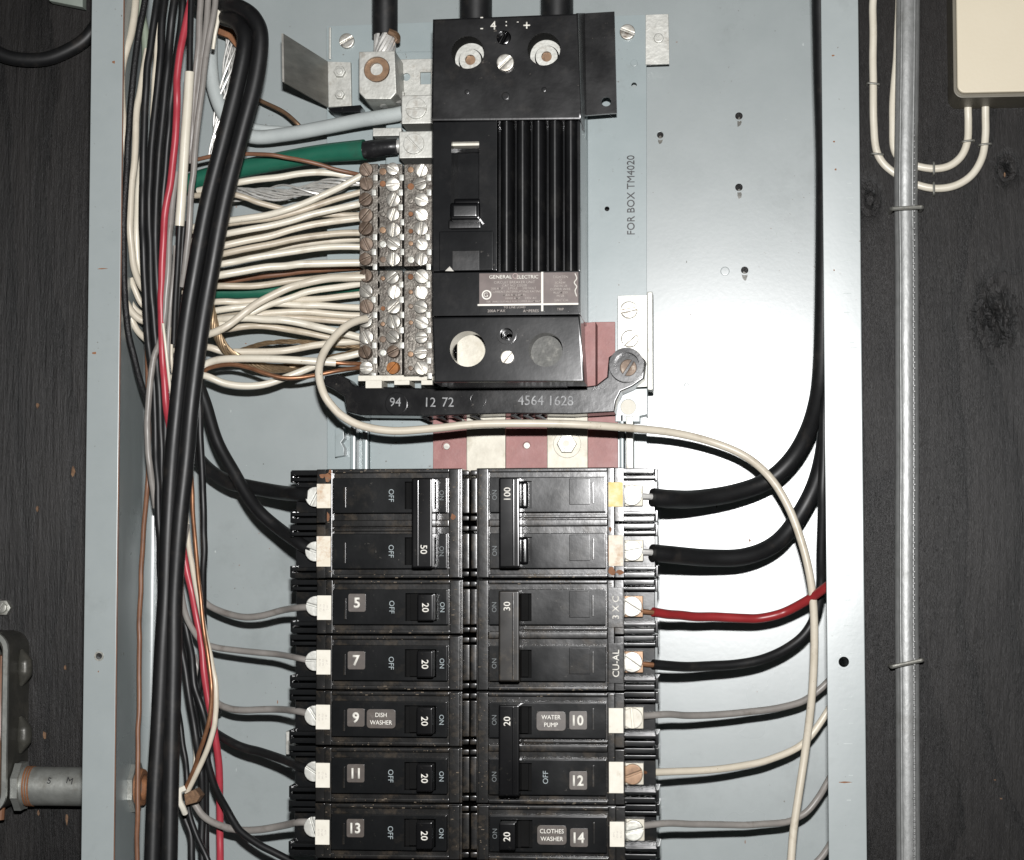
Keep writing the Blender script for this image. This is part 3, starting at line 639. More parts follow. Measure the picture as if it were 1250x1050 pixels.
# ------------------------------------------------------------------ main breaker
mb = thing('main_breaker', 'large black two-pole main breaker with ribbed face and rating plate', 'main breaker', (P(615, 300, 40).x, 70, P(615, 470, 40).z))
b = B(); b.rect(527, 147, 708, 386, 17, 69.5, 0.5); body = part('body', b, m_main, mb); cutr(body, [('r', 551, 174, 585, 279, 17, 25)])
b = B(); b.rect(529, 24, 706, 147, 32, 69.5, 0.4); part('line_base', b, m_main, mb)
b = B(); b.rect(529, 385, 709, 466, 32, 69.5, 0.4); part('load_base', b, m_main, mb)
# top cover
b = B(); b.ppoly([(528, 23), (706, 16), (710, 138), (709, 146), (526, 148), (526, 140)], 5, 30, 1.2); cov = part('line_cover', b, m_fibre, mb)
cutr(cov, [('c', 571, 64, 20.5, 5), ('c', 664, 60, 20.5, 5), ('c', 615, 46, 9, 5)])
b = B(); b.ppoly([(700, 17), (750, 14), (753, 138), (700, 142)], 60, 62, 0.2); sk = part('cover_skirt', b, m_fibre, mb); cutr(sk, [('c', 740, 124, 6, 60)])
b = B(); b2 = bmesh.new()
q0 = [P(706, 16, 6), P(714, 16, 60), P(716, 142, 60), P(710, 138, 6)]
q1 = [v+Vector((-1.2, 0.5, 0)) for v in q0]
vs = [b2.verts.new(v) for v in q0+q1]
for f in ((0, 1, 2, 3), (7, 6, 5, 4), (0, 4, 5, 1), (1, 5, 6, 2), (2, 6, 7, 3), (3, 7, 4, 0)): b2.faces.new([vs[i] for i in f])
bmesh.ops.recalc_face_normals(b2, faces=b2.faces[:]); b.add(b2); part('cover_fold', b, m_fibre, mb)
for px, py in ((571, 64), (664, 60)):
    p = P(px+2, py+4, 17)
    h0 = P(px, py, 5); b = B(); b.ring((h0.x, h0.z), pxmm(20.6, 5), pxmm(20.1, 5), 5.6, 30, 40); part('hole_shade_ring', b, m_void, mb)  # added matte black ring that paints the hole wall as shaded
    b = B(); b.ring((p.x+0.6, p.z-2.4), pxmm(15.2, 17), pxmm(13.2, 17), 17.6, 18.4, 32); part('screw_gap', b, m_void, mb)
    b = B(); b.cyl((p.x, p.z), pxmm(23, 17), 18, 32.2, 32, 0.4); lu = part('line_lug', b, m_alum, mb)
    b = B(); b.ring((p.x+0.6, p.z-2.4), pxmm(13.5, 17), pxmm(6.5, 17), 15.2, 18.5, 28); part('lug_screw', b, m_alum, lu)
    b = B(); b.cyl((p.x+0.6, p.z-2.4), pxmm(7, 17), 17.2, 18.5, 6, 0); part('socket', b, m_brass, lu)
b = B(); p = P(617, 77, 4); b.halfscrew((p.x, p.z), pxmm(11), 2.6, 5.2, 0.14, 0.75, 0.9); part('cover_screw', b, m_screw, mb)
b = B(); p = P(615, 46, 8); b.halfscrew((p.x, p.z), pxmm(8.5), 8, 12, 0.2, 1.1, 0.9); part('recessed_screw', b, m_gloss, mb)
for px, py in ((570, 112), (617, 117), (664, 109)):
    b = B(); b.pcyl(px, py, 3.2 if px != 617 else 5, 4.3, 5.3, 14, 0.4); part('mould_nub', b, m_fibre, mb)
for s_, px, py, sz in (('-', 588, 35, 5), ('4', 602, 31, 5.6), (':', 618, 29, 5), ('-', 632, 27, 3.4), ('+', 643, 31, 6.4), ('-', 588, 21.5, 5)):
    p = P(px, py, 5); text(s_, (p.x, 4.98, p.z), sz, m_white, mb, bold=0.01, name='cover_marking')
# operating panel and handle
b = B(); b.rect(528, 148, 607, 331, 6, 17.2, 0.6); op = part('handle_panel', b, m_main, mb); cutr(op, [('r', 551, 173, 585, 280, 6)])
b = B(); b.rect(536, 282, 602, 330, 5.2, 6.3, 0.5); part('raised_pad', b, m_main, op)
b = B(); b.rect(552, 306, 585, 330, 5.0, 6.0, 0.2); part('dark_patch', b, m_fibre, op)
b = B(); b.rect(552, 173, 585, 178, 10, 17, 0.5); part('slot_top_strip', b, m_label, op)  # cream strip across the top end of the slot
b = B(); b.ppoly([(543, 331), (549, 325), (553, 330), (554, 331)], 5.0, 5.6, 0.1); part('paint_fleck', b, m_tab, op)
for px in (531, 548, 566, 588, 600):
    pass
x0, x1, z0, z1 = R(549, 247, 586, 268, -3)
b = B(); b.box(x0, x1, -3, 15, z0, z1, 1.3, 3); h = part('handle', b, m_gloss, mb)
b = B(); b.box(-(x1-x0)/2+1.3, (x1-x0)/2-1.3, -1.5, 1.5, -(z1-z0)/2+1.1, (z1-z0)/2-1.1, 0.9, 3)
Rm = Matrix.Rotation(math.radians(3.0), 3, 'Z') @ Matrix.Rotation(math.radians(2.5), 3, 'X')
for v in b.bm.verts: v.co = Rm @ v.co+Vector(((x0+x1)/2, -2.6, (z0+z1)/2))
part('handle_cap', b, m_main, h)
b = B(); b.box(x0+1.0, x1-1.0, 4, 24, z1+0.2, z1+3.0, 0.8); part('handle_root', b, m_gloss, h)
b = B(); b.rect(547, 268, 587, 279, 4.6, 12, 0.8); part('handle_stop', b, m_fibre, mb)
m_rib = mat('worn_rib_bakelite', (0.0095, 0.0098, 0.0105), (0.006, 0.006, 0.0066), rough=0.36, scale=90, bump=0.06, bscale=300, dirt=(0.03, 0.029, 0.027), damt=0.35, dscale=70, rvar=0.1)
# vertical ribs
for px in (618, 637.5, 657, 677, 696.5):
    x, xx = P(px, 240, 7).x, pxmm(3.2)
    z0, z1 = P(px, 331, 8).z, P(px, 148, 8).z
    b = B(); b2 = bmesh.new(); prof = [(-4.6, 17.05), (-2.6, 10.5), (-1.25, 7.6), (-0.4, 6.8), (0.4, 6.8), (1.25, 7.6), (2.6, 10.5), (4.6, 17.05)]
    prof = [(-3.3*math.cos(math.pi*i/12), 16.6-9.4*math.sin(math.pi*i/12)**0.8) for i in range(13)]; prof = [(-3.3, 17.05)]+prof+[(3.3, 17.05)]
    A = [b2.verts.new((x+u, y, z0)) for u, y in prof]; C = [b2.verts.new((x+u, y, z1)) for u, y in prof]
    for i in range(len(prof)-1): b2.faces.new((A[i], A[i+1], C[i+1], C[i]))
    b2.faces.new(A); b2.faces.new(C[::-1]); b2.faces.new((A[0], C[0], C[-1], A[-1]))
    bmesh.ops.recalc_face_normals(b2, faces=b2.faces[:]); b.add(b2); part('rib', b, m_rib, mb)
b = B(); b.rect(704, 148, 708.5, 331, 7, 17.2, 0.4); part('edge_rib', b, m_main, mb)
b = B(); b.rect(528, 331.5, 708.5, 385, 6.2, 17.2, 0.4); part('label_block', b, m_main, mb)
# rating plate
b = B(); b.rect(585, 333, 706, 371, 5.95, 6.3, 0.05); plq = part('rating_plate', b, m_plaque, mb)
b = B(); b.rect(585, 373, 706, 381, 5.97, 6.3, 0.05); part('rating_plate_strip', b, m_main, mb)
b = B(); b.rect(583, 370.6, 706, 372.8, 5.85, 6.2, 0); part('rule_line', b, m_white, plq)
b = B(); b.rect(660.6, 332, 663.2, 380, 5.83, 6.2, 0); part('rule_line', b, m_white, plq)
def tx(s_, px, py, sz, mt=m_white, bold=0.0, sx=1.0):
    p = P(px, py, 5.9); text(s_, (p.x, 5.93, p.z), sz, mt, plq, bold=bold, name='plate_print', sx=sx, depth=0.06)
tx('GENERAL', 611, 338, 2.35, bold=0.012, sx=1.05); tx('ELECTRIC', 644, 338, 2.35, bold=0.012, sx=0.98)
m_pp = mat('plate_small_print', (0.50, 0.46, 0.42), (0.40, 0.36, 0.33), rough=0.5)
for s_, px, py, sz in (('CIRCUIT BREAKER UNIT', 628, 344.5, 1.75), ('CAT NO 220200', 628, 348.5, 1.6), ('200 AMP     2 POLE     240 VOLT', 627, 352, 1.5), ('CURRENT INTERRUPTING RATING', 630, 356, 1.5), ('MAX RMS AMPS', 628, 360, 1.5), ('10000 AMP     240V AC', 636, 364, 1.5), ('TERMINALS SUITABLE FOR COPPER ALUMINUM', 627, 368, 1.2), ('TO LINE LOAD', 628, 375, 1.5), ('200A MAX', 606, 379.5, 1.8), ('AMPERES', 648, 379.5, 1.8), ('TIGHTEN', 684, 338, 1.7), ('TO', 683, 341.5, 1.4), ('SCREW', 684, 345, 1.5), ('250 IN LB', 684, 349, 1.5), ('COPPER WIRE', 684, 353, 1.5), ('ALUM 250', 684, 357, 1.5), ('IN LB', 684, 361, 1.5), ('SWITCH', 685, 366.5, 1.7), ('TRIP', 684, 377.5, 1.6)):
    tx(s_, px, py, sz, m_pp, 0.006)
p = P(594, 360, 5.9); b = B(); b.ring((p.x, p.z), pxmm(6), pxmm(4.4), 5.85, 6.2); part('approval_ring', b, m_white, plq)
tx('G', 593, 360, 3.0, bold=0.01)
b = B(); p = P(629, 337, 5.9); b.ring((p.x, p.z), 1.3, 0.95, 5.85, 6.2); part('round_emblem', b, mat('emblem_print', (0.34, 0.24, 0.22)), plq)
b = B(); b.tube([P(702, 334, 5.9), P(704, 340, 5.9), P(701, 345, 5.9), P(704, 350, 5.9), P(702, 355, 5.9), P(704, 362, 5.9)], 0.28, 6, 4); part('scrawled_line', b, m_white, plq)
# bottom cover
b = B(); b.ppoly([(527, 387), (708, 385), (713, 466), (530, 467)], 5, 30, 1.0); lc = part('load_cover', b, m_main, mb)
cutr(lc, [('c', 571, 426, 22, 5), ('c', 666, 427, 21, 5), ('c', 618, 408, 8, 5)])
p = P(574, 430, 24); b = B(); b.box(p.x-6.0, p.x+12, 22, 32.2, p.z-9.5, p.z+9.5, 0.4); part('load_lug', b, m_bus, mb)
p = P(668, 430, 18); b = B(); b.cyl((p.x, p.z), pxmm(21, 18), 18, 32.2, 32, 0.5); part('load_plug', b, mat('dull_grey_plug', (0.115, 0.115, 0.105), (0.065, 0.065, 0.06), rough=0.55, metal=0.2, scale=250, bump=0.3, dirt=(0.28, 0.27, 0.24), damt=0.3, dscale=250), mb)
p = P(618, 408, 3); b = B(); b.ring((p.x, p.z), pxmm(12), pxmm(8), 3.4, 6, 28); part('hole_collar', b, m_main, mb)
b = B(); b.ring((p.x+.4, p.z-.4), pxmm(8.5), pxmm(5), 12, 16, 24); part('hole_step', b, m_main, mb)
p = P(619, 436, 4); b = B(); b.halfscrew((p.x, p.z), pxmm(8.5), 3.4, 5.4, 0.12, 0.9, 0.8); part('cover_screw', b, m_screw, mb)
b = B(); b.ppoly([(540, 464), (700, 463), (690, 471), (545, 472)], 34, 60, 0.4); part('rear_edge', b, m_main, mb)

# ------------------------------------------------------------------ branch breakers
ROW0, PITCHMM = P(571, 604.5, 4).z, 25.4
CX = P(571.5, 800, 4).x
sup = thing('breaker_support', 'black moulded support strip beneath the branch breakers', 'support', (CX, 78, P(571, 1050, 60).z))
b = B(); b.box(CX-80, CX+80, 62, 77.9, ROW0-9*PITCHMM, ROW0+10.5, 0.6); part('strip', b, m_black, sup)
m_crumb = mat('tan_dust', (0.20, 0.165, 0.12), (0.10, 0.08, 0.06), rough=0.9, scale=600)
def lb(*a, bev=0.3):
    return B().box(*a, bev)
def make_breaker(side, k, poles, label, rating, nums=(), tape=None, handle=m_handle, tlabels=None, sc_mat=None, offs=True, window=False, plate_mat=None):
    z = ROW0-(k+(poles-1)/2)*PITCHMM
    t = thing('branch_breaker', label, 'circuit breaker', (CX, 62, z), 'branch breakers in the panel')
    t.location.y += random.uniform(-.35, .35)*MM; t.location.x += random.uniform(-.2, .2)*MM
    t.rotation_euler = (0, (math.pi if side > 0 else 0)+random.uniform(-.0035, .0035), 0)
    Yo = -62.0
    def pt(nm, b, mt, par=t, ang=35):
        for v in b.bm.verts: v.co.y += Yo
        return part(nm, b, mt, par, ang, local=True)
    H = poles*12.7-0.25
    j = random.uniform
    bd = pt('case', lb(-66.5, -3.2, 9, 61.8, -H, H, bev=0.5), m_shoulder)
    pt('terminal_shelf', lb(-84, -66, 27, 61.8, -H, H, bev=0.4), m_black)
    pt('end_rim', lb(-9.0, -4.2, 6.2, 9.5, -H+0.3, H-0.3, bev=0.5), m_shoulder)
    pt('front_rim', lb(-66.3, -63.0, 6.6, 9.5, -H+0.3, H-0.3, bev=0.4), m_shoulder)
    for s in (1, -1):
        pt('side_rim', lb(-63.0, -9.0, 6.8, 9.5, s*(H-0.2) if s < 0 else H-2.0, (H-0.2) if s > 0 else -H+2.0, bev=0.4), m_shoulder)
    if poles == 2:
        pt('centre_rib', lb(-63.0, -9.0, 6.6, 9.4, -1.6, 1.6, bev=0.5), m_shoulder)
        pt('centre_rib', lb(-63.0, -25.0, 6.9, 9.4, -3.6, -2.2, bev=0.3), m_shoulder)
    for q in range(poles):
        zc = (poles-1)*12.7-q*25.4 if side < 0 else -((poles-1)*12.7-q*25.4)
        # zc in local frame (rotated pi for right-hand breakers)
        f = pt('face', lb(-62.4, -9.6, 4.0, 9.4, zc-8.0, zc+8.0, bev=0.4), m_black)
        zz = zc
        b = B(); b.box(-29, -14.6, -2, 9.0, zz-6.3, zz+6.3, 0)
        for v in b.bm.verts: v.co.y += Yo
        # recess for the handle
        me = None
        cut_local(f, b)
        pt('slot_floor', lb(-29, -14.6, 8.9, 9.6, zz-6.3, zz+6.3, bev=0), m_gloss if rating == '100' else m_void, f)
        pt('slot_ramp', lb(-27.2, -23.4, 5.6 if rating == '100' else 7.4, 9.2, zz-6.1, zz+6.1, bev=1.3 if rating == '100' else 0.3), m_gloss if rating == '100' else m_void, f)
        pt('face_ridge', lb(-57.2, -56.2, 3.7, 4.3, zz-5.5, zz+4.0, bev=0.15), m_shoulder, f)
        if window:
            pt('window_panel', lb(-55.4, -46.0, 3.55, 4.2, zz-7.2, zz+4.6, bev=0.25), m_black, f)
        # terminal: plate, screw, barrier fins, label
        tm = pt('terminal', lb(-78.6, -67.0, 22.6, 27.2, zz-4.9, zz+4.9, bev=0.4) if side > 0 else lb(-76.0, -67.0, 23.4, 27.2, zz-4.0, zz+4.0, bev=0.4), plate_mat or (m_bus if side > 0 else m_bar))
        b = B(); b.halfscrew((-73.6, zz), 4.7, 20.0, 23.6, 0.2, j(0, 3.1), 0.4); pt('terminal_screw', b, (sc_mat[q] if isinstance(sc_mat, list) else sc_mat) or m_alum, tm)
        for s in (1, -1):
            e = zz+s*12.3
            pt('barrier', lb(-84.0, -66.4, 15.5, 27.2, min(e, e-s*2.4), max(e, e-s*2.4), bev=0.3), m_black)
            pt('barrier', lb(-84.4, -70.0, 18.0, 27.2, min(e-s*3.3, e-s*5.0), max(e-s*3.3, e-s*5.0), bev=0.3), m_black)
            pt('end_fin', lb(-85.6, -84.0, 21.0, 45, min(e-s*0.2, e-s*5.6), max(e-s*0.2, e-s*5.6), bev=0.4), m_black)
        tl = (tlabels or [m_label]*poles)[q]
        if tl is not None:
            big = 1.0 if not (poles == 2 and q == 1) else 1.25
            dz = j(-0.6, 0.6) if poles == 1 else 0
            lo = pt('terminal_label', lb(-70.2, -63.6, 6.25, 8.2, zz-5.6*big+dz, zz+5.6*big+dz, bev=0.25), tl)
            if tl is m_label and poles == 1:
                for i in range(3):
                    text('AL CU 60 C'[i*3:i*3+5], (-68.6+i*1.6, Yo+6.28, zz+dz), 1.15, m_pp, lo, rot=math.pi/2, local=True, name='label_print', depth=0.05)
        pt('terminal_shoulder', lb(-70.6, -66.2, 8.0, 27, zz-12.3, zz+12.3, bev=0.4), m_shoulder)
        # inner end: clip posts
        pt('clip_post', lb(-3.3, -0.25, 11.5, 40, zz-8.2, zz+8.2, bev=0.6), m_shoulder)
        for s in (1, -1): pt('clip_nub', lb(-3.3, -0.25, 9.8, 30, zz+s*10.4-1.2, zz+s*10.4+1.2, bev=0.5), m_shoulder)
        if offs is True or (isinstance(offs, tuple) and q in offs): text('OFF', (-35.2, Yo+3.98, zz), 3.4, m_grey_print if side < 0 or poles == 2 else m_faint, f, rot=math.pi/2, local=True, name='off_print')
        text('ON', (-12.0, Yo+3.98, zz), 3.0, m_grey_print if poles == 1 and side < 0 else m_faint, f, rot=math.pi/2, local=True, name='on_print')
    # handle
    if poles == 1:
        hd = pt('handle', B().box(-22.2, -14.9, -5.5, 9, -6.0, 6.0, 0.7, 2), handle)
        text(rating, (-18.4, Yo-5.52, 0), 4.3, m_white, hd, rot=math.pi/2, bold=0.012, local=True, name='rating_print')
    else:
        b = B(); b.box(-24.4, -15.0, -6.0, 5.6, -20.3, 20.3, 1.0, 3)
        for s in (1, -1): b.box(-22, -15.4, 3, 9, s*12.7-5.9, s*12.7+5.9, 0.4)
        hd = pt('handle', b, handle)
        zr = {-1: -12.0, 1: -13.0}[side]
        if rating == '30': zr = -13.4
        text(rating, (-18.8, Yo-6.02, zr), 4.3, m_white, hd, rot=math.pi/2, bold=0.012, local=True, name='rating_print')
        pt('grip_ridge', lb(-22.0, -21.2, -6.25, -5.8, -19.4, 19.4, bev=0.2), m_shoulder if handle is m_dusty else m_gloss, hd)
    # stickers: upright numerals and circuit names (local frame turned back for the right-hand bank)
    up = 0.0 if side < 0 else math.pi
    for q, s_ in enumerate(nums):
        if not s_: continue
        zc = (poles-1)*12.7-q*25.4 if side < 0 else -((poles-1)*12.7-q*25.4)
        if side < 0: xx, zz = -51.2, zc+j(0.6, 2.0)
        else: xx, zz = -50.0, zc-(-1.2 if q == 1 or poles == 1 else 0.2)
        st = pt('number_sticker', B().prism(rrect(xx-4.0, xx+4.0, zz-4.1, zz+4.1, 0.9, 4), 3.4, 4.1, 0.1), m_tape)
        text(s_, (xx, Yo+3.38, zz), 6.4, m_white, st, rot=up, bold=0.03, local=True, name='number_print', sx=0.92 if len(s_) > 1 else 1.0)
    if tape:
        zc = (poles-1)*12.7 if side < 0 else -((poles-1)*12.7)
        xx, zz = (-39.6, zc+0.2) if side < 0 else (-37.8, zc+0.2)
        st = pt('name_sticker', B().prism(rrect(xx-6.6, xx+6.6, zz-4.3, zz+4.3, 1.6, 4), 3.4, 4.1, 0.1), m_tape)
        for i, s_ in enumerate(tape):
            dz = 1.75-3.4*i
            text(s_, (xx, Yo+3.38, zz+(dz if side < 0 else -dz)), 2.75, m_white, st, rot=up, bold=0.0, local=True, name='name_print', sx=0.92)
    # crumbs of dust lying on the rims
    d = B()
    for i in range(26*poles):
        a = random.random()
        if a < .6: x, z_, yy = j(-62, -10), random.choice((-1, 1))*(H-j(.4, 1.9)), 6.8
        elif a < .8: x, z_, yy = j(-8.6, -4.6), j(-H+1, H-1), 6.2
        else: x, z_, yy = j(-66, -63.3), j(-H+1, H-1), 6.6
        q = 0.5*j(.2, .55); l_ = q*random.choice((1, 1, 2.5))
        d.box(x-l_, x+l_, yy-0.12, yy+0.05, z_-q*.7, z_+q*.7, 0)
    dm = pt('dust_crumbs', d, m_crumb); dm['kind'] = 'stuff'
    return t
def cut_local(o, cutter):
    me = mesh_of(cutter, 'cutter'); c = bpy.data.objects.new('cutter', me); COL.objects.link(c)
    r = root_of(o); c.parent = r
    o.modifiers.clear(); mod = o.modifiers.new('cut', 'BOOLEAN'); mod.object = c; mod.operation = 'DIFFERENCE'; mod.solver = 'EXACT'
    bpy.context.view_layer.update()
    new = bpy.data.meshes.new_from_object(o.evaluated_get(bpy.context.evaluated_depsgraph_get())); o.modifiers.clear(); harden(o)
    mats = list(o.data.materials); o.data = new; new.materials.clear()
    for m in mats: new.materials.append(m)
    finish(new, 30); bpy.data.objects.remove(c)

b50 = make_breaker(-1, 0, 2, 'black two-pole breaker with glossy tie handle marked fifty and rusty labels', '50', tlabels=[m_label_stain, m_label_stain])
make_breaker(-1, 2, 1, 'black single-pole breaker with number sticker five, just below the fifty breaker', '20', ('5',))
make_breaker(-1, 3, 1, 'black single-pole breaker with number sticker seven', '20', ('7',))
make_breaker(-1, 4, 1, 'black single-pole breaker with sticker 9 and dish washer label', '20', ('9',), ('DISH', 'WASHER'), offs=False)
make_breaker(-1, 5, 1, 'black single-pole breaker with number sticker eleven', '20', ('11',))
make_breaker(-1, 6, 1, 'black single-pole breaker with number sticker thirteen', '20', ('13',))
b100 = make_breaker(1, 0, 2, 'black two-pole breaker with glossy tie handle marked one hundred and yellowed label', '100', handle=m_gloss, tlabels=[m_label_yel, m_label_stain], offs=False, window=True)
b30 = make_breaker(1, 2, 2, 'two-pole breaker with dusty brown tie handle marked 30', '30', handle=m_dusty, tlabels=[None, None], offs=False, window=True, sc_mat=m_tab, plate_mat=m_brass)
make_breaker(1, 4, 2, 'two-pole breaker with stickers 10 and 12 and water pump label', '20', ('10', '12'), ('WATER', 'PUMP'), sc_mat=[m_label, m_brass], offs=(1,))
make_breaker(1, 6, 1, 'black single-pole breaker with sticker 14 and clothes washer label', '20', ('14',), ('CLOTHES', 'WASHER'), sc_mat=m_zinc, offs=False)
for t_, spots in ((b50, ((-65.2, 21.5, 2.0, 2.6, 6.5), (-64.0, 23.6, 1.0, 1.4, 6.5), (-68.0, 22.0, 1.6, 1.2, 7.9), (-64.9, 3.2, 0.9, 2.4, 6.5), (-7.0, 3.0, 1.2, 1.6, 6.1), (-64.6, 12.0, 0.5, 3.0, 6.45))),
                  (b100, ((-65.0, 21.8, 1.8, 2.4, 6.5), (-68.5, 22.5, 1.8, 1.4, 7.9), (-63.6, 13.0, 0.4, 6.0, 6.5), (-64.4, 3.0, 0.8, 1.6, 6.5)))):
    for x, z_, rx_, rz_, yy in spots:
        n = 9; b = B().prism([(x+rx_*math.cos(2*math.pi*i/n)*random.uniform(.55, 1.1), z_+rz_*math.sin(2*math.pi*i/n)*random.uniform(.55, 1.1)) for i in range(n)], yy-62, yy-61.5, 0)
        part('rust_patch', b, m_rust, t_, local=True)
for zz, s_ in ((12.5, 'CU-AL'), (-12.6, '3 X C')):
    b = lb(-70.2, -63.6, 6.25-62, 8.2-62, zz-9, zz+9, bev=0.2); st = part('marking_strip', b, m_shoulder, b30, local=True)
    text(s_, (-66.9, -62+6.23, zz), 4.3, m_white, st, rot=math.pi/2, bold=0.012, local=True, name='terminal_marking')

# ------------------------------------------------------------------ wires
def W(path): return [P(*q) for q in path]
def smooth_px(pts, q):
    # follow the original curve, keeping the little random offsets of the inserted points
    n_ = len(pts); c_, _ = spline([Vector(p) for p in pts], [1]*n_, 8); out = []
    for p in q:
        v = Vector(p)
        if p in pts: out.append(p); continue
        e = min(c_, key=lambda w_: (w_-v).length); out.append((e.x+random.uniform(-.7, .7), e.y+random.uniform(-.7, .7), e.z+random.uniform(-.6, .6)))
    return out
def wire(pts, rpx, mt, label, name='wire', group=None, n=10, sub=6, cat='wire'):
    if rpx < 6.5 and len(pts) > 3:
        q = [pts[0]]
        for a, c in zip(pts, pts[1:]):
            d = math.hypot(c[0]-a[0], c[1]-a[1]); nn = int(d/32)
            for i in range(nn):
                f = (i+1)/(nn+1); k = 0.75
                q.append((a[0]+(c[0]-a[0])*f+random.uniform(-k, k), a[1]+(c[1]-a[1])*f+random.uniform(-k, k), a[2]+(c[2]-a[2])*f+random.uniform(-.5, .5)))
            q.append(c)
        pts_in, pts = pts, smooth_px(pts, q)
    path = W(pts); Ym = sum(q[2] for q in pts)/len(pts)
    b = B(); b.tube(path, pxmm(rpx, Ym), n, sub)
    return solo(name, b, mt, label, cat, group, 60)
def wz(pts, Y):        # same depth for all points
    return [(a, c, Y) for a, c in pts]

# service cables at the top
for px, py, lab in ((581, 22, 'thick black service cable into the left terminal of main breaker'), (680, 18, 'thick black service cable into the right terminal of main breaker')):
    wire([(px, -40, 44), (px, -10, 44), (px, py, 44), (px, py+14, 44)], 20, m_wblack, lab, 'service_cable', n=20)
nc = thing('neutral_cable', 'thick black cable with bare strands entering the neutral lug', 'cable', P(471, 20, 58))
b = B(); b.tube(W([(470, -40, 58), (470, 0, 58), (470, 43, 58)]), pxmm(16, 58), 20, 4); part('jacket', b, m_wblack, nc)
b = B(); b.strands(W([(470, 36, 58), (470, 50, 58), (469, 70, 58)]), pxmm(14, 58), 14, 0.25, 4, rs=1.15); part('strands', b, m_strand, nc)
b = B(); b.tube(W([(474, 38, 52), (484, 43, 54), (485, 50, 58)]), 1.6, 8, 4); part('bent_strand', b, m_brass, nc)

# two fat black cables looping at the upper left and running down
wire([(244, 10, 70), (258, 18, 58), (275, 22, 46), (291, 29, 36), (299, 50, 30), (291, 97, 28), (275, 162, 27), (254, 245, 26), (238, 330, 26), (226, 405, 27), (217, 490, 28), (210, 565, 29), (205, 650, 30), (202, 730, 31), (198, 800, 31), (194, 885, 31), (189, 970, 31), (185, 1080, 31)], 10.3, m_wblack, 'fat black cable, inner one of the looping pair', 'feeder_cable', 'looping feeder cables', 16)
wire([(244, -2, 66), (258, 4, 55), (275, 7, 44), (294, 10, 36), (311, 24, 31), (318, 48, 29), (312, 97, 28), (295, 162, 27), (274, 245, 26), (258, 330, 26), (245, 405, 27), (234, 490, 27), (227, 565, 28), (219, 640, 29), (213, 730, 31), (212, 800, 31), (210, 885, 31), (208, 970, 31), (206, 1080, 31)], 10.3, m_wblack, 'fat black cable, outer one of the looping pair', 'feeder_cable', 'looping feeder cables', 16)
# black pair to the 50 A breaker
wire([(236, 440, 52), (243, 470, 50), (252, 496, 49), (262, 530, 47), (271, 551, 46), (286, 577, 44), (302, 605, 41), (318, 626, 38), (340, 645, 35), (362, 661, 26), (380, 672, 23)], 7.8, m_wblack, 'black cable crossing in front to the lower 50 breaker terminal', 'feeder_cable', n=16)
wire([(228, 520, 74), (236, 550, 70), (253, 572, 64), (278, 588, 56), (302, 594, 48), (340, 601, 39), (362, 603, 27), (380, 604, 22)], 9, m_wblack, 'black cable to the upper terminal of the 50 breaker', 'feeder_cable', n=16)

# right-hand wires
for py, lab in ((606, 'upper'), (674, 'lower')):
    b = B(); b.tube(W([(780, py, 23.6), (790, py, 24), (800, py+1, 25)]), 1.5, 10, 3); solo('bare_conductor', b, m_strand, 'short bare conductor at the %s terminal of the hundred breaker' % lab, 'wire')
for py, q, lab in ((746, 748, 'upper'), (810, 812, 'lower')):
    b = B(); b.tube(W([(781, py, 23.8), (790, py+1, 24.5), (800, q, 25.5)]), 1.25, 10, 3); solo('bare_conductor', b, m_copper, 'short bare copper end at the %s terminal of the thirty breaker' % lab, 'wire')
wire([(796, 607, 24), (818, 609, 29), (850, 609, 42), (895, 602, 52), (935, 588, 58), (962, 566, 58), (982, 536, 54), (996, 498, 46), (1003, 450, 38), (1006, 350, 30), (1007, 200, 26), (1004, 90, 24), (1001, -40, 24)], 11, m_wblack, 'fat black cable from the upper terminal of the 100 breaker', 'feeder_cable', n=16)
wire([(796, 675, 24), (818, 677, 29), (866, 681, 42), (911, 679, 50), (950, 661, 58), (980, 622, 62), (1000, 576, 60), (1010, 510, 54), (1014, 400, 48), (1016, 200, 44), (1013, -40, 44)], 10.5, m_wblack, 'fat black cable from the lower terminal of the 100 breaker', 'feeder_cable', n=16)
wire([(797, 747, 25), (815, 750, 30), (849, 753, 40), (890, 754, 46), (925, 755, 50), (963, 745, 50), (990, 730, 44), (1012, 714, 36), (1030, 700, 32)], 5.6, m_wdred, 'dark red wire from the 30 breaker terminal', n=12)
wire([(797, 811, 25), (818, 813, 30), (866, 813, 42), (923, 807, 50), (963, 790, 56), (990, 763, 58), (1001, 728, 56), (1003, 660, 48), (1004, 600, 42), (1008, 480, 40)], 6, m_wblack, 'black wire from the lower terminal of the 30 breaker', n=12)
wire([(785, 874, 24), (815, 872, 29), (866, 873, 44), (940, 866, 54), (980, 856, 58), (1009, 834, 60), (1026, 815, 60)], 4.3, m_wgrey, 'grey wire from the water pump breaker above the cream wire')
cw = thing('wire', 'cream wire with pink bare end on breaker 12', 'wire', P(866, 940, 44))
b = B(); b.tube(W([(793, 943, 30), (820, 942, 36), (866, 940, 44), (905, 935, 50), (940, 927, 54), (980, 908, 58), (1008, 872, 60), (1022, 845, 60)]), pxmm(4.5, 45), 12, 6); part('insulation', b, m_wcream, cw, 60)
b = B(); b.tube(W([(774, 942, 25), (785, 943, 27), (796, 943, 30)]), 0.9, 8, 4); part('bare_end', b, m_copper, cw, 60)
wire([(785, 1008, 24), (815, 1005, 29), (894, 1007, 46), (930, 1006, 52), (957, 1004, 56), (986, 990, 60), (1009, 957, 60), (1024, 930, 60)], 4.2, m_wgrey, 'grey wire from the clothes washer breaker')
wire([(940, 1085, 60), (985, 1062, 60), (1003, 1046, 60), (1020, 1020, 60)], 4.2, m_wgrey, 'grey wire end rising at the foot of the right lip')
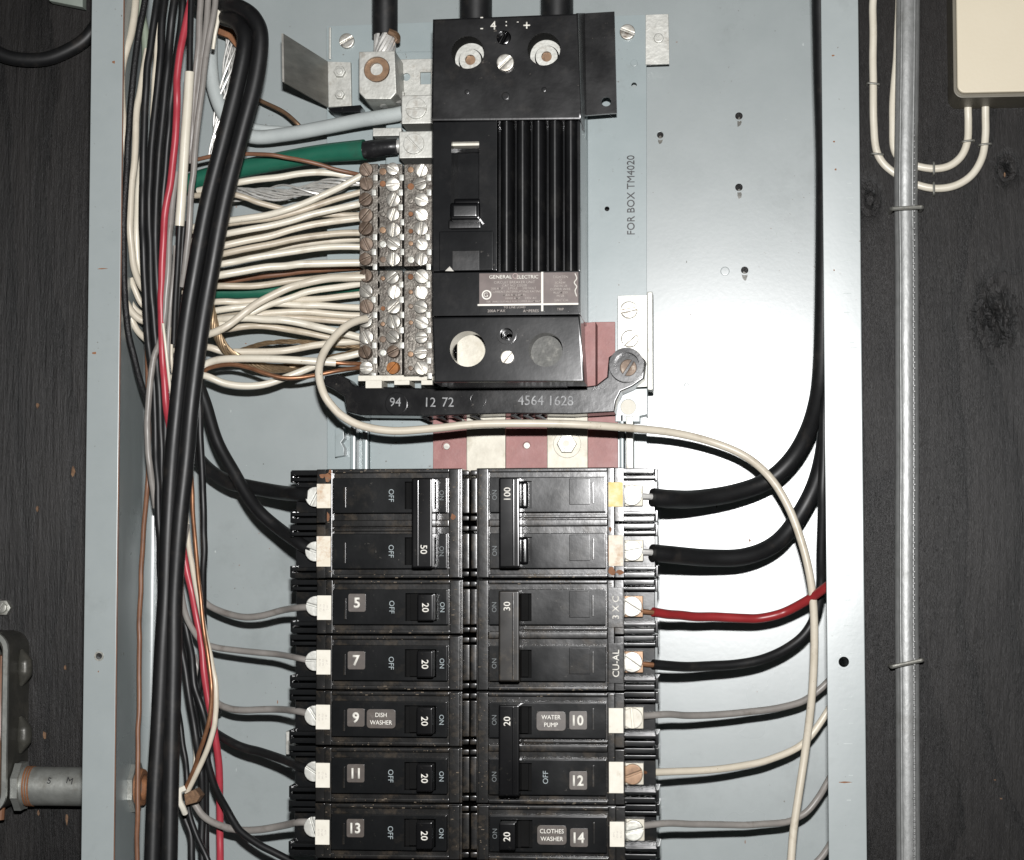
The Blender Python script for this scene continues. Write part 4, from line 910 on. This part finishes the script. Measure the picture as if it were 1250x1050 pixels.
wire([(1002, 700, 70), (1004, 560, 66), (1005, 420, 60), (1008, 260, 56), (1008, 100, 52), (1003, -40, 50)], 4.2, m_wblack, 'thin black wire running up along the right lip')
# long white jumper from the neutral block round to the lower right
jp = thing('jumper_wire', 'long white wire looping from neutral block across to the right', 'wire', P(600, 517, 34))
JP = [(447, 389, 50), (435, 392, 46), (421.5, 399, 42), (408, 412, 38), (396, 429, 33), (390, 446, 28), (390, 463, 26), (395, 480, 25), (403, 493, 25), (418, 508, 25), (442, 520, 25), (480, 526, 25), (530, 523, 25), (580, 518, 25), (640, 517, 26), (700, 518, 28), (760, 522, 34), (820, 528, 42), (870, 540, 46), (910, 557, 46), (940, 583, 44), (962, 618, 43), (978, 660, 42), (988, 700, 42), (993, 740, 44), (994, 790, 47), (991, 850, 50), (984, 910, 54), (975, 970, 54), (968, 1020, 54), (964, 1080, 54)]
b = B(); b.tube(W(JP), pxmm(4.9, 45), 14, 6); part('insulation', b, m_wcream, jp, 60)

# grey wires of the left breakers
G = 'grey circuit wires of the left breakers'
wire([(222, 640, 62), (236, 700, 62), (250, 735, 60), (266, 745, 57), (294, 753, 50), (318, 752, 44), (345, 745, 38), (364, 742, 27), (380, 741, 24.2)], 4.2, m_wgrey, 'grey wire bowing down to the breaker under the fifty breaker', group=G)
wire([(228, 640, 40), (220, 690, 42), (222, 729, 44), (231, 761, 48), (245, 782, 52), (262, 790, 52), (290, 794, 48), (340, 799, 40), (362, 803, 27), (380, 807, 24.2)], 3.9, m_wgrey, 'grey wire looping out of the bundle to breaker 7', group=G)
wire([(236, 800, 66), (250, 836, 64), (264, 857, 58), (280, 865, 54), (298, 867, 50), (340, 866, 42), (362, 868, 28), (380, 872, 24.2)], 4.3, m_wgrey, 'grey wire bending sharply to breaker 9', group=G)
wire([(248, 860, 66), (256, 886, 62), (265, 896, 58), (286, 908, 52), (318, 918, 46), (345, 927, 38), (362, 934, 28), (380, 941, 24)], 5.6, m_wblack, 'black wire sloping down to breaker 11', n=12)
wire([(225, 960, 58), (238, 982, 57), (249, 997, 56), (267, 1007, 54), (290, 1013, 50), (316, 1013, 44), (345, 1008, 37), (364, 1004, 27), (380, 1004, 24.2)], 4.5, m_wgrey, 'grey wire leaving the rusty clip to breaker thirteen', group=G)
wire([(251, 900, 62), (254, 932, 57), (263, 962, 52), (277, 988, 46), (295, 1016, 42), (316, 1031, 40), (351, 1049, 38), (380, 1066, 36)], 4.6, m_wblack, 'black wire crossing over the grey wire of breaker 13', n=12)

# copper and cream leads ending in a rusty clip
wire([(230, 540, 50), (233, 574, 48), (235.5, 625, 45), (238, 656, 43), (242, 705, 40), (247, 753, 38), (253, 794, 36), (257, 824, 35), (258, 857, 35), (255, 881, 36), (248, 905, 38), (238, 936, 42), (226, 964, 46)], 2.7, m_copper, 'bare copper wire curving down to the rusty clip')
wire([(226, 600, 52), (228, 640, 50), (231, 670, 48), (237, 705, 45), (246, 750, 41), (256, 797, 38), (263, 832, 36), (264, 857, 36), (261, 889, 37), (253, 915, 39), (240, 944, 43), (228, 968, 47)], 3.4, m_wcream, 'cream wire beside the copper wire curving down to the clip')
clip = thing('rusty_clip', 'rusty tan clip on the wires near the foot of the bundle', 'clip', P(230, 978, 48))
b = B(); b.ppoly([(224, 970), (238, 963), (245, 972), (240, 980), (226, 984)], 44, 52, 1.2); part('clamp', b, m_chip, clip)
b = B(); b.tube(W([(226, 962, 44), (219, 966, 43), (219, 977, 43), (223, 986, 44), (226, 993, 46)]), 1.5, 8, 5); part('hook', b, m_label, clip)
wire([(178, 340, 70), (178, 365, 68), (179, 401, 66), (180, 441, 66), (181, 500, 70), (181, 577, 72), (178, 617, 70), (175.6, 642, 68), (174, 672, 66), (171, 737, 62), (170, 802, 58), (170, 848, 56), (168.5, 913, 52), (168, 970, 50), (167, 1080, 50)], 3.1, m_brown, 'thin brown wire hanging down beside the left wall')

# left bundle
wire([(168, -40, 66), (166, -5, 64), (164, 18, 60), (160, 42, 56), (151, 73, 52), (148, 105, 50), (150, 146, 50), (149, 192, 52), (146, 257, 54), (145, 322, 56), (147, 348, 58), (153, 368, 62), (168, 388, 66), (195, 398, 70)], 4.8, m_wcream, 'cream wire hugging the left lip then turning right')
wire([(182, -40, 46), (177, 0, 46), (171, 32, 44), (164, 81, 42), (158.6, 138, 42), (156, 176, 42), (152.5, 241, 42), (151, 306, 42), (151.5, 344, 42), (155, 393, 44), (163, 433, 46), (174, 474, 52), (184, 505, 60)], 4.1, m_wfabric, 'black braided wire curving along the left lip')
wire([(180, 60, 62), (171, 113, 60), (166, 146, 58), (164, 200, 57), (160, 241, 56), (158.6, 281, 56), (164, 328, 60), (173, 350, 64), (190, 366, 68)], 4.4, m_wcream, 'cream wire left of the black bundle turning under at its waist')
wire([(176, 180, 66), (169, 230, 62), (167, 280, 60), (170, 325, 62), (180, 348, 66), (200, 362, 70)], 4.4, m_wwhite, 'white wire just inside the cream wire turning under')
wire([(160, 340, 66), (164, 352, 66), (174, 372, 68), (192, 380, 72)], 3.8, m_wcream, 'upper short cream wire between the cream lip wire and black bundle')
wire([(154, 352, 70), (158, 366, 70), (168, 380, 72), (186, 388, 76)], 3.8, m_wcream, 'short cream wire just beside the black braided wire')
wire([(155, 372, 68), (160, 388, 68), (168, 404, 70), (180, 416, 74)], 4.2, m_wcream, 'lowest cream wire turning under the black braided wire')
wire([(168, -40, 72), (171, 5, 70), (177, 40, 68), (178, 65, 68), (176, 110, 70)], 5.2, m_wpgreen, 'pale green wire at the top between black wires')
wire([(200, -40, 54), (192, 0, 52), (186, 40, 50), (180, 81, 49), (177, 130, 49), (176, 160, 49), (174, 241, 49), (176, 330, 49), (180, 405, 50), (188, 470, 52), (189, 496, 52), (190, 545, 52), (193, 610, 50), (197, 720, 48), (194, 830, 50)], 4.8, m_wblack, 'black bundle wire, outermost of the three', group='black wires in the left bundle')
wire([(207, -40, 52), (201, 0, 50), (197, 40, 48), (195, 81, 47), (190, 130, 47), (187, 160, 47), (182, 241, 47), (184, 330, 48), (189, 405, 50), (194, 470, 50), (196, 520, 50), (199, 600, 50), (203, 700, 50)], 4.9, m_wblack, 'black bundle wire, middle of the three', group='black wires in the left bundle')
wire([(220, -40, 50), (213, 0, 48), (208, 40, 48), (205, 81, 47), (200, 130, 47), (197, 160, 47), (191, 241, 47), (191, 330, 48), (195, 405, 50), (202, 500, 50), (203, 600, 50)], 5.2, m_wblack, 'black bundle wire beside the red wire', group='black wires in the left bundle')
wire([(225, -40, 56), (221, 30, 54), (214, 80, 52), (208, 130, 52), (204, 180, 52), (199, 240, 54), (198, 300, 56)], 4.6, m_wblack, 'black wire behind the red wire near the top', group='black wires in the left bundle')
wire([(194, -20, 58), (192.5, 35, 54), (191, 60, 53), (188, 95, 52), (186, 140, 52), (189, 200, 50), (188, 230, 50), (186, 262, 52)], 2.9, m_wcream, 'thin cream wire glimpsed between black bundle wires')
wire([(240, -40, 40), (233, 0, 40), (227, 28, 39), (221, 57, 38), (216, 97, 38), (216, 130, 38), (214, 170, 38), (208, 225, 39), (201, 265, 40), (198, 322, 41), (197.5, 345, 42), (197, 385, 43), (198, 425, 43), (201, 466, 43), (203, 496, 44), (207, 520, 48), (212, 560, 54), (218, 620, 54), (224, 672, 50), (234, 721, 50), (239, 748, 51), (247, 794, 50), (252, 840, 50), (260, 880, 52), (265, 915, 54), (268, 954, 58), (268.5, 988, 62), (268.5, 1080, 66)], 4.6, m_wred, 'long pinkish red wire running down through the left bundle', n=12)
wire([(262, -40, 40), (263, 0, 40), (258, 32, 39), (252, 65, 38), (244, 130, 37), (238, 185, 37), (232, 257, 38), (228, 306, 40), (222, 350, 44)], 4.0, m_wgrey, 'grey wire left of the looping black cables')
wire([(247, -40, 42), (245, 0, 42), (243, 50, 42), (239, 90, 43), (236, 140, 44), (232, 190, 46)], 4.2, m_wgrey, 'grey wire just behind the white sleeve top', group='grey wires at the top of the bundle')
wire([(256, -40, 44), (254, 0, 44), (250, 50, 43), (245, 90, 43), (238, 150, 44), (234, 200, 46)], 4.2, m_wgrey, 'grey wire between two other greys at the top', group='grey wires at the top of the bundle')
wire([(270, -40, 44), (269, 0, 44), (266, 25, 44), (260, 60, 46)], 2.4, m_wwhite, 'thin white wire at the top beside the loop of black cables')
sl = thing('sleeved_wire', 'black wire wearing a cream sleeve in the left bundle', 'wire', P(226, 180, 34))
b = B(); b.tube(W([(231.5, 88, 33), (229, 130, 33), (226, 170, 33), (222, 235, 34), (219, 276, 35)]), pxmm(6, 34), 14, 6); part('sleeve', b, m_wwhite, sl, 60)
b = B(); b.tube(W([(236, -40, 36), (233.5, 0, 36), (232, 50, 34), (231, 100, 33.5), (226, 170, 33.5), (219.5, 272, 35), (217, 320, 38), (214, 370, 42), (212, 420, 46)]), pxmm(4.1, 34), 12, 6); part('core', b, m_wblack, sl, 60)
wire([(225, 270, 42), (222, 310, 42), (219, 350, 44), (215, 410, 48)], 3.2, m_wblack, 'thin black wire below the cream sleeve')
wire([(216, 210, 44), (209.6, 257, 43), (206.5, 290, 42), (205, 336, 42), (201, 385, 43), (196, 415, 45), (188, 436, 46), (183.5, 466, 46), (181, 496, 46), (180, 528, 46), (181, 553, 47), (185, 585, 49), (190, 620, 52)], 4.1, m_wgrey, 'grey wire weaving from the red wire to the left wall')
wire([(214, 300, 46), (212, 335, 46), (208, 375, 46), (205, 420, 48), (204, 460, 50)], 3.2, m_wgrey, 'short grey wire between the red wire and fat cables')
wire([(199, 395, 40), (201, 412, 40), (204, 440, 41), (207, 468, 43), (210, 490, 46)], 1.9, m_wwhite, 'thin white wire crossing the red wire')
wire([(210, 400, 46), (209.5, 425, 46), (209.5, 440, 46), (211, 455, 48)], 2.0, m_wcream, 'tiny cream wire glimpsed beside the fat cables')
wire([(194, 520, 54), (196, 545, 53), (199, 575, 53), (203, 620, 54)], 1.8, m_wwhite, 'thin white wire low in the bundle')
wire([(243, 470, 40), (244, 504, 40), (246, 561, 41), (248.5, 626, 43), (249.5, 672, 44), (248, 721, 47), (249, 770, 54), (246, 820, 60), (240, 860, 64)], 4.4, m_wblack, 'black wire standing free to the right of the fat cables', n=12)
wire([(216, 740, 56), (220, 785, 55), (226, 816, 54), (232, 857, 54), (240, 905, 55), (246, 946, 57), (247, 1000, 60), (246, 1080, 60)], 4.8, m_wblack, 'black lower bundle wire behind the clip', group='black wires low in the left bundle')
wire([(226, 760, 58), (234, 800, 56), (238, 840, 54), (247, 866, 53), (254, 895, 55), (252, 940, 60), (251, 1000, 62), (252, 1080, 62)], 4.6, m_wblack, 'black lower bundle wire bending past the cream wire', group='black wires low in the left bundle')
wire([(219, 770, 62), (228, 812, 60), (236, 860, 60), (243, 900, 62)], 4.8, m_wblack, 'black lower bundle wire tucked against the fat cables', group='black wires low in the left bundle')
wire([(216, 860, 60), (223, 909, 60), (228, 944, 60), (231, 993, 56), (240, 1020, 54), (253, 1048, 52), (262, 1075, 52)], 3.7, m_wblack, 'thin black wire passing under the rusty clip to the bottom', n=10)
wire([(220, 980, 66), (226, 1000, 66), (233, 1020, 66), (235, 1080, 66)], 4.6, m_wblack, 'black wire at the bottom beside the fat cables')
wire([(233, 870, 66), (237, 900, 66), (238.5, 925, 66), (236, 945, 66)], 2.4, m_wwhite, 'short white wire above the rusty clip')
wire([(252, 800, 62), (256, 835, 60), (262, 850, 62), (268, 870, 66)], 2.6, m_wblack, 'thin black wire behind the red wire near breaker 9')

# pale grey and green ground cables, bare conductors
wire([(262, -20, 80), (259, 20, 80), (257, 70, 80), (262, 112, 79), (280, 150, 77), (308, 167, 74), (350, 164, 70), (400, 155, 66), (440, 147, 62), (478, 141, 58), (492, 138, 57)], 9, m_wpale, 'thick pale grey cable sweeping to the upper terminal lug', 'ground_cable', n=18)
wire([(252, -30, 84), (254, 30, 84), (258, 80, 84), (270, 128, 83), (290, 150, 81), (320, 157, 80), (352, 159, 80), (400, 156, 80)], 5, m_wpale, 'thinner pale grey cable above the thick pale one', 'ground_cable', n=14)
gc = thing('green_cable', 'thick green cable with black taped end entering the lower lug', 'cable', P(380, 190, 62))
b = B(); b.tube(W([(225, 225, 76), (260, 214, 74), (300, 205, 71), (340, 197, 68), (390, 188, 64), (445, 183, 60)]), [pxmm(11.5, 65)]*5+[pxmm(13, 65)], 18, 6); part('insulation', b, m_wgreen, gc, 60)
b = B(); b.tube(W([(441, 184, 60), (455, 182, 59), (472, 180, 58), (485, 179, 58)]), [4.3, 4.5, 4.1, 4.0], 16, 5); part('taped_end', b, m_tape_b, gc, 60)
b = B(); b.tube(W([(482, 179, 58), (494, 178, 58)]), 3.4, 12, 1); part('conductor', b, m_strand, gc, 60)
wire([(262, 357, 72), (300, 357, 72), (340, 355, 72), (380, 352, 74), (440, 350, 76)], 8, m_wgreen, 'green wire lying behind the white neutral wires', n=14)
wire([(236, 196, 58), (262, 190, 56), (300, 188, 54), (330, 189, 53), (370, 196, 54), (410, 207, 57), (442, 214, 62)], 2.6, m_brown, 'thin brown copper wire crossing over the green cable')
wire([(306, 115, 80), (318, 123, 78), (345, 136, 74), (362, 150, 72), (372, 162, 74)], 2.7, m_brass, 'short brassy wire slanting behind the looping black cables')
sw = B(); sw.strands(W([(283, 30, 80), (281, 70, 80), (277, 110, 80), (268, 150, 80), (262, 190, 80)]), 3.4, 9, 1.0, 5, rs=0.55, loose=0.4)
solo('stranded_wire', sw, m_strand, 'bare silver strands hanging inside the loop of black cables', 'wire')
sw = B(); sw.strands(W([(262, 235, 70), (297, 236, 69), (341, 236, 67), (374, 232, 65), (408, 226, 63), (442, 219, 64)]), 3.4, 11, 1.5, 6, rs=0.55, loose=0.45)
solo('stranded_wire', sw, m_strand, 'bare silver stranded conductor above the white neutral wires', 'wire')
sw = B(); sw.strands(W([(250, 352, 52), (257, 378, 52), (264, 405, 53), (276, 427, 56), (292, 438, 60), (312, 446, 64), (340, 450, 67), (380, 444, 69), (440, 430, 70)]), 2.4, 10, 3.0, 6, rs=0.62)
solo('stranded_wire', sw, m_strand_cu, 'brassy stranded conductor slanting down behind lower white wires', 'wire')
sw = B(); sw.strands(W([(290, 430, 68), (300, 426, 68), (324, 419, 66), (349, 417, 65), (374, 418, 65), (400, 421, 66), (442, 424, 68)]), 1.3, 6, 2.5, 6, rs=0.45)
solo('stranded_wire', sw, m_strand_cu, 'thin brassy stranded conductor arching over lower white wires', 'wire')
cl = B(); cl.ppoly([(264, 30), (270, 26), (290, 40), (292, 62), (286, 56), (278, 46), (263, 40)], 70, 74, 0.5)
solo('rusty_strap', cl, m_rust, 'rusty brown strap inside the loop of black cables', 'strap')

# white neutral wires onto the terminal blocks
NG = 'white neutral wires on the terminal blocks'
m_wdull = mat('yellowed_insulation', (0.60, 0.53, 0.42), (0.46, 0.40, 0.31), rough=0.38, scale=60, dirt=(0.33, 0.27, 0.20), damt=0.3, dscale=80, speck=(0.2, 0.14, 0.09))
def nw(pts, ys, ye, label, r=4.5, m=m_wcream):
    if m is m_wcream and random.random() < 0.6: m = m_wdull
    n_ = len(pts); q = []
    x0, y0 = pts[0]; x1, y1 = pts[1]
    q.append((x0-45, y0-(y1-y0)*0.4+6, ys+8)); 
    for i, (a, c) in enumerate(pts): q.append((a, c+random.uniform(-.6, .6), ys+(ye-ys)*i/(n_-1)))
    return wire(q, r-0.3+random.uniform(-.25, .25), m, label, 'neutral_wire', NG)
nw([(287, 224), (340, 217), (385, 211), (421, 214), (446, 218)], 58, 66, 'white neutral wire under the brown copper wire', m=m_wwhite)
nw([(283, 237), (315, 247), (345, 255), (380, 262), (446, 262)], 58, 70, 'white neutral wire slanting down behind the others', 4.2)
nw([(275, 270), (324, 263), (366, 251), (400, 236), (436, 217), (446, 212)], 56, 60, 'white neutral wire rising to the first screw', m=m_wwhite)
nw([(274, 274), (330, 266), (380, 253), (410, 243), (446, 233)], 58, 66, 'second white neutral wire from the top of the block')
nw([(272, 286), (330, 275), (380, 262), (433, 250), (446, 248)], 52, 62, 'third white neutral wire from the top of the block', m=m_wwhite)
nw([(270, 301), (330, 288), (380, 275), (446, 266)], 52, 64, 'fourth white neutral wire from the top of the block')
nw([(268, 311), (330, 299), (390, 287), (446, 284)], 54, 64, 'fifth white neutral wire from the top of the block')
nw([(266, 323), (330, 311), (390, 303), (446, 302)], 52, 62, 'sixth white neutral wire from the top of the block', m=m_wwhite)
nw([(265, 337), (324, 327), (391, 322), (446, 321)], 50, 62, 'seventh white neutral wire from the top of the block', 5.0, m_wwhite)
nw([(264, 350), (307, 349), (341, 345), (374, 341), (446, 334)], 56, 70, 'white neutral wire running along above the green wire')
nw([(262, 406), (290, 389), (316, 369), (341, 356), (374, 345), (408, 339), (446, 338)], 50, 56, 'greyer neutral wire crossing up over its neighbours', 5.0)
nw([(262, 398), (300, 386), (324, 374), (358, 362), (391, 354), (446, 345)], 56, 62, 'white neutral wire just below the crossing one', m=m_wwhite)
nw([(258, 369), (290, 369), (330, 368), (391, 365), (446, 359)], 58, 64, 'white neutral wire below the green wire')
nw([(262, 380), (299, 375), (330, 371), (358, 372), (391, 373), (446, 376)], 57, 64, 'white neutral wire dipping slightly to the block', m=m_wwhite)
nw([(262, 392), (300, 386), (358, 381), (400, 383), (446, 386)], 60, 70, 'white neutral wire behind the crossing ones')
nw([(280, 389), (324, 390), (358, 393), (391, 400), (416, 406), (446, 413)], 54, 60, 'white neutral wire falling to the lower screws', 5.0, m_wwhite)
nw([(280, 402), (316, 398), (349, 402), (400, 412), (446, 420)], 62, 72, 'lowest white neutral wire of the upper group')
nw([(300, 384), (341, 386), (374, 389), (446, 394)], 62, 72, 'white neutral wire half hidden in the middle of the group')
nw([(253, 424), (272, 429), (290, 430), (324, 429), (358, 426), (383, 422), (410, 419), (446, 416)], 60, 66, 'white neutral wire below the bare stranded conductor')
nw([(250, 459), (274, 468), (299, 471), (324, 469), (349, 461), (374, 451), (408, 438), (446, 430)], 50, 60, 'white neutral wire sagging lowest of all', 4.8, m_wwhite)
t = thing('neutral_wire', 'white neutral wire with bare copper tip above the sagging one', 'wire', P(330, 438, 50), NG)
b = B(); b.tube(W([(225, 485, 60), (240, 462, 56), (248, 448, 53), (260, 441, 52), (282, 438, 50), (324, 438, 49), (366, 440, 50), (410, 443, 53)]), pxmm(4.7, 50), 12, 6); part('insulation', b, m_wwhite, t, 60)
b = B(); b.tube(W([(405, 442.5, 53), (425, 444, 55), (446, 444, 60)]), 1.0, 8, 4); part('bare_tip', b, m_copper, t, 60)
wire([(232, 480, 58), (248, 455, 52), (260, 448, 50), (282, 445, 48), (304, 449, 47), (324, 456, 46), (344, 461, 46), (366, 461, 47), (391, 457, 50), (416, 452, 53), (446, 448, 60)], 2.7, m_copper, 'bare copper wire bending beside the sagging white wire')
wire([(262, 346, 76), (300, 340, 76), (350, 334, 76), (400, 329, 76), (446, 326, 78)], 3.6, m_brown, 'dark brown wire behind the neutral wires')
wire([(258, 296, 80), (320, 282, 78), (380, 264, 77), (446, 252, 78)], 4, m_wcream, 'shaded cream wire at the back of the upper neutrals')
wire([(258, 318, 80), (320, 306, 78), (390, 296, 77), (446, 292, 78)], 4, m_wcream, 'shaded cream wire at the back of the middle neutrals')

# ------------------------------------------------------------------ right of the box: armoured cable, thin cables, cream box
ac = thing('silver_cable', 'silver braided flat cable stapled vertically to the plywood', 'cable', P(1107, 525, 92))
m_braid = mat('silver_braid', (0.29, 0.295, 0.29), (0.21, 0.215, 0.21), rough=0.40, metal=0.3, scale=400, bump=0.15, bscale=600, stretch=(1, 1, 0.5), dirt=(0.16, 0.16, 0.15), damt=0.25, dscale=60)
acp = [(1109, -40, 88), (1108, 60, 88), (1107, 130, 89), (1106, 200, 90), (1106, 254, 91), (1107, 330, 91), (1107, 420, 91), (1107.5, 540, 91), (1107, 660, 91), (1107, 760, 91), (1107.5, 812, 91), (1108, 900, 91), (1109, 1090, 91)]
b = B(); b.tube(W(acp), pxmm(14.2, 91), 28, 8, flat=(0.62, 1.0)); part('sheath', b, m_braid, ac, 60)
for dx in (-7.5, 8.0):
    b = B(); b.tube([P(a+dx, c, d-2.75) for a, c, d in acp], 0.8, 8, 8); part('braid_ridge', b, m_braid, ac, 60)
# braid knots: short cross ticks along the ridge
tk = B()
for i in range(150):
    py = -5+i*7.1; pc = P(1107+9.0+random.uniform(-.5, .5)+(1.5 if py < 60 else 0), py, 86.2); tk.box(pc.x-0.55, pc.x+0.55, 86.1, 87.6, pc.z-0.5, pc.z+0.5, 0.2, 1)
kn = part('braid_knots', tk, mat('braid_knot', (0.24, 0.24, 0.235), (0.15, 0.15, 0.15), rough=0.4, metal=0.3), ac); kn['kind'] = 'stuff'
def staple(px, py, wpx, Y, tilt, label, r=0.7):
    u = pxmm(wpx/2, Y); c = P(px, py, Y)
    b = B(); b.tube([Vector((c.x-u, WY+0.5, c.z-tilt)), Vector((c.x-u, Y+1, c.z-tilt)), Vector((c.x-u+0.8, Y, c.z-tilt*.9)), Vector((c.x, Y-0.2, c.z)), Vector((c.x+u-0.8, Y, c.z+tilt*.9)), Vector((c.x+u, Y+1, c.z+tilt)), Vector((c.x+u, WY+0.5, c.z+tilt))], r, 8, 4)
    return solo('cable_staple', b, m_zinc, label, 'staple')
staple(1107, 254, 36, 84.2, 0.3, 'dark staple across the silver cable near the thin white cables', 1.0)
staple(1107, 810, 36, 84.2, 1.6, 'tilted bright staple across the lower silver cable', 1.0)
c1 = [(1066, -40, 94.5), (1066, 40, 94.5), (1066, 100, 94.5), (1066.5, 150, 94.5), (1069, 180, 94.5), (1077, 198, 94.5), (1093, 212, 94.5), (1115, 224, 94.5), (1140, 230, 94.5), (1165, 227, 94.5), (1186, 214, 94.5), (1199, 192, 94.5), (1203, 165, 94.5), (1203, 140, 94), (1203, 110, 93)]
wire(c1, 4.7, m_wwhite, 'thin white cable forming the outer bend below the cream box', 'thin_cable', n=12)
c2 = [(1098, -40, 95), (1096, 40, 95), (1092, 100, 95), (1090, 150, 95), (1091, 180, 95), (1100, 195, 95), (1120, 203, 95), (1142, 206, 95), (1160, 202, 95), (1174, 190, 95), (1181, 172, 95), (1182, 150, 95), (1182, 110, 94)]
wire(c2, 4.7, m_wwhite, 'thin white cable forming the inner bend below the cream box', 'thin_cable', n=12)
for px, py, w_, lab in ((1066, 102, 14, 'small staple on the straight run of the outer thin cable'), (1071, 188, 14, 'small staple where the outer thin cable begins to bend'), (1182, 172, 14, 'small staple on the inner thin cable below the cream box'), (1203, 176, 14, 'small staple on the outer thin cable below the cream box')):
    staple(px, py, w_, 92.4, -0.3 if px < 1100 else 0.2, lab, 0.55)
for py, lab in ((205, 'small bright staple on the level run of the inner cable'), (230, 'small bright staple on the level run of the outer cable')):
    c = P(1140, py, 92.4); u = pxmm(7, 92)
    b = B(); b.tube([Vector((c.x, WY+.5, c.z+u)), Vector((c.x, 93, c.z+u)), Vector((c.x, 92.2, c.z+u*.6)), Vector((c.x, 92.0, c.z)), Vector((c.x, 92.2, c.z-u*.6)), Vector((c.x, 93, c.z-u)), Vector((c.x, WY+.5, c.z-u))], 0.6, 8, 4)
    solo('cable_staple', b, m_zinc, lab, 'staple')
cbx0, cbz0 = P(1168, 60, 68).x, P(1200, 113, 68).z
cb = thing('cream_box', 'cream covered surface box with rounded corners and olive base', 'surface box', (cbx0+35, WY, cbz0+40))
b = B(); b.prism(rrect(cbx0, cbx0+75, cbz0, cbz0+95, 3.6, 8), 68, 71.5, 1.0, 3); part('cover', b, m_cream, cb)
b = B(); b.prism(rrect(cbx0-1.4, cbx0+76, cbz0-1.6, cbz0+97, 4.5, 8), 71.6, WY-0.05, 0.5, 2); part('base', b, m_olive, cb)
# top left: black cable arc and corner of a pale green strap
wire([(-40, 40, 90), (0, 66, 90), (30, 73, 90), (60, 71, 90), (90, 58, 90), (108, 44, 90), (125, 20, 90)], 9, m_wblack, 'black cable sagging across the plywood beside the box', 'hanging_cable', n=16, cat='cable')
b = B(); b.ppoly([(58, -30), (101, -30), (101, 9), (80, 5), (60, 1)], 86, 92, 0.6)
solo('pale_green_strap', b, m_greenstrap, 'pale green metal strap corner above the black sagging cable', 'strap')
